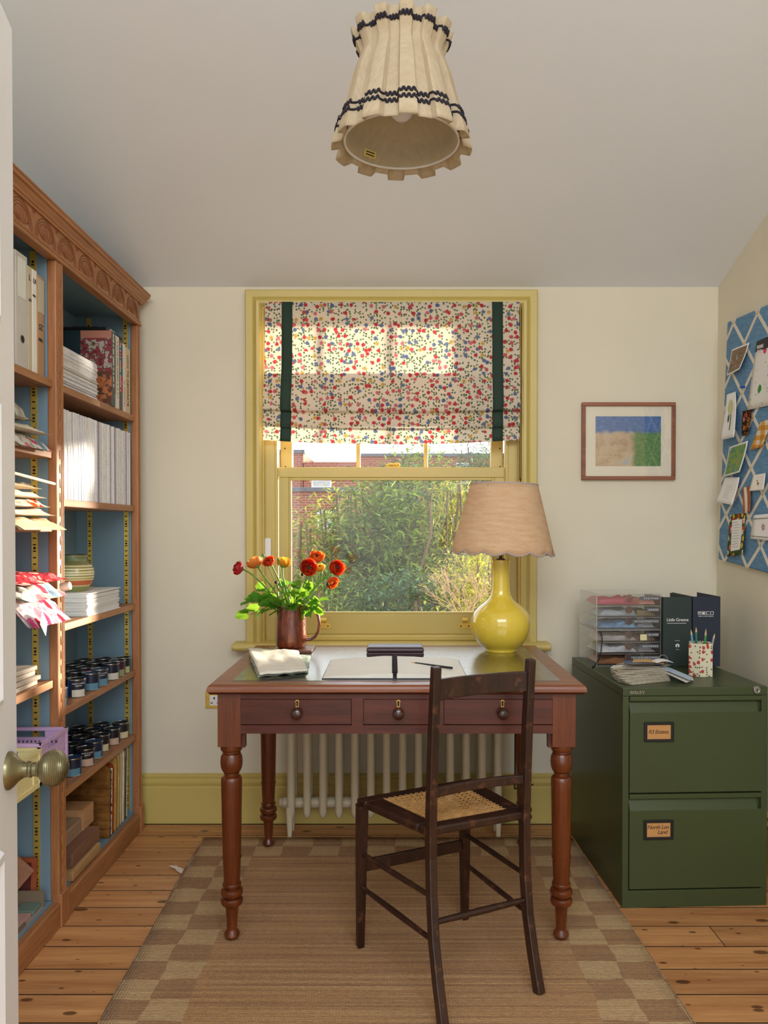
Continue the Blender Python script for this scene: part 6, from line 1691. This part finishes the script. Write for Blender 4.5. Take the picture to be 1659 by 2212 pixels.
tree('bamboo', 'yellow green bamboo clump at the left of the window view', 'tree', 648, 7.0, zat(1095,7), .42, .5, zat(1330,7)-.3, 1500, .09, .022, M['leaf_yel'], 1, .35, 7, GT)
tree('bamboo', 'loose light green bamboo in front of the brick wall', 'tree', 745, 7.6, zat(1035,7.6), .42, .5, zat(1340,7.6)-.3, 2600, .095, .024, M['leaf_yel'], 2, .3, 9, GT)
tree('leafy_tree', 'mid green leafy tree at the centre of the view', 'tree', 815, 7.2, zat(1045,7.2), .46, .5, zat(1300,7.2)-.3, 4600, .105, .028, M['leaf_grn'], 3, .3, 8, GT)
tree('evergreen_tree', 'dense dark evergreen right of the centre', 'tree', 905, 7.9, zat(1035,7.9), .50, .5, zat(1330,7.9)-.3, 4800, .10, .036, M['leaf_dk'], 4, .2, 5, GT)
tree('evergreen_tree', 'tall green tree reaching up behind the meeting rail', 'tree', 900, 10.5, zat(975,10.5), .65, .6, zat(1200,10.5), 5000, .09, .03, M['leaf_grn'], 5, .2, 5, GT)
tree('shrub', 'rounded dark green shrub low in the centre of the view', 'shrub', 872, 6.2, zat(1238,6.2), .42, .42, zat(1238,6.2)-1.0, 6000, .055, .024, M['leaf_dk'], 6, .1, 6, GT, .12, None, True)
tree('willow', 'olive feathery tree behind the lamp shade', 'tree', 985, 7.4, zat(1020,7.4), .40, .5, zat(1320,7.4)-.3, 4500, .10, .012, M['leaf_olive'], 7, .7, 5, GT)
tree('conifer', 'blue green conifer at the upper right of the window', 'tree', 1040, 12.0, zat(962,12), .55, .5, zat(1150,12), 4500, .09, .02, M['leaf_dk'], 8, .2, 3, GT)
tree('shrub', 'yellow leaved bush low on the right behind the lamp', 'shrub', 1022, 6.0, zat(1205,6), .30, .35, zat(1330,6)-.3, 2600, .05, .022, M['leaf_olive'], 9, .2, 6, GT)
tree('bramble', 'green bushes low at the left behind the flowers', 'shrub', 735, 6.4, zat(1235,6.4), .40, .4, zat(1330,6.4)-.4, 3000, .06, .02, M['leaf_grn'], 10, .2, 5, GT)
# leafless pale branches in front of the yellow bush
bt = thing('bare_sapling', 'leafless pale pink sapling in front of the yellow bush', 'tree', (at(1008,1143,5.6).x, 5.6, GZ))
r = random.Random(5); b = MB(); H0 = zat(1330,5.6)-GZ-.1
b.tube([(0,0,0),(.01,0,H0*.6),(0,0,H0+.1)], [.03,.02,.010], 6)
def grow(p, d, L, rad, lev):
    q = p + d*L; m = p + d*L*.5 + Vector((r.uniform(-1,1),r.uniform(-1,1),r.uniform(-.3,.6)))*L*.08
    b.tube([p, m, q], [rad, rad*.8, rad*.6], 5)
    if lev:
        for k in range(3 if lev > 1 else 4):
            nd = (d + Vector((r.uniform(-.9,.9), r.uniform(-.6,.6), r.uniform(-.25,.5)))).normalized(); grow(p.lerp(q, r.uniform(.45,1)), nd, L*r.uniform(.55,.8), rad*.55, lev-1)
for k in range(5):
    grow(Vector((0,0,H0+.02*k)), Vector((r.uniform(-.8,.5), r.uniform(-.4,.4), r.uniform(.5,1.0))).normalized(), .22, .006, 3)
b.build('branches', M['twig'], bt, smooth=60)
tk = thing('tree_trunk', 'slender pale trunk standing against the dark evergreen', 'tree', (at(925,1143,6.9).x, 6.9, GZ))
b = MB(); zt_ = zat(1050,6.9)-GZ
b.tube([(-.10,0,0),(-.10,0,zt_*.6),(-.085,0,zat(1240,6.9)-GZ),(-.02,0,zat(1190,6.9)-GZ),(.025,0,zat(1150,6.9)-GZ),(.02,.02,zat(1100,6.9)-GZ),(.04,0,zt_)], [.03,.022,.014,.013,.012,.009,.005], 8)
b.build('trunk', M['bark'], tk, smooth=60)
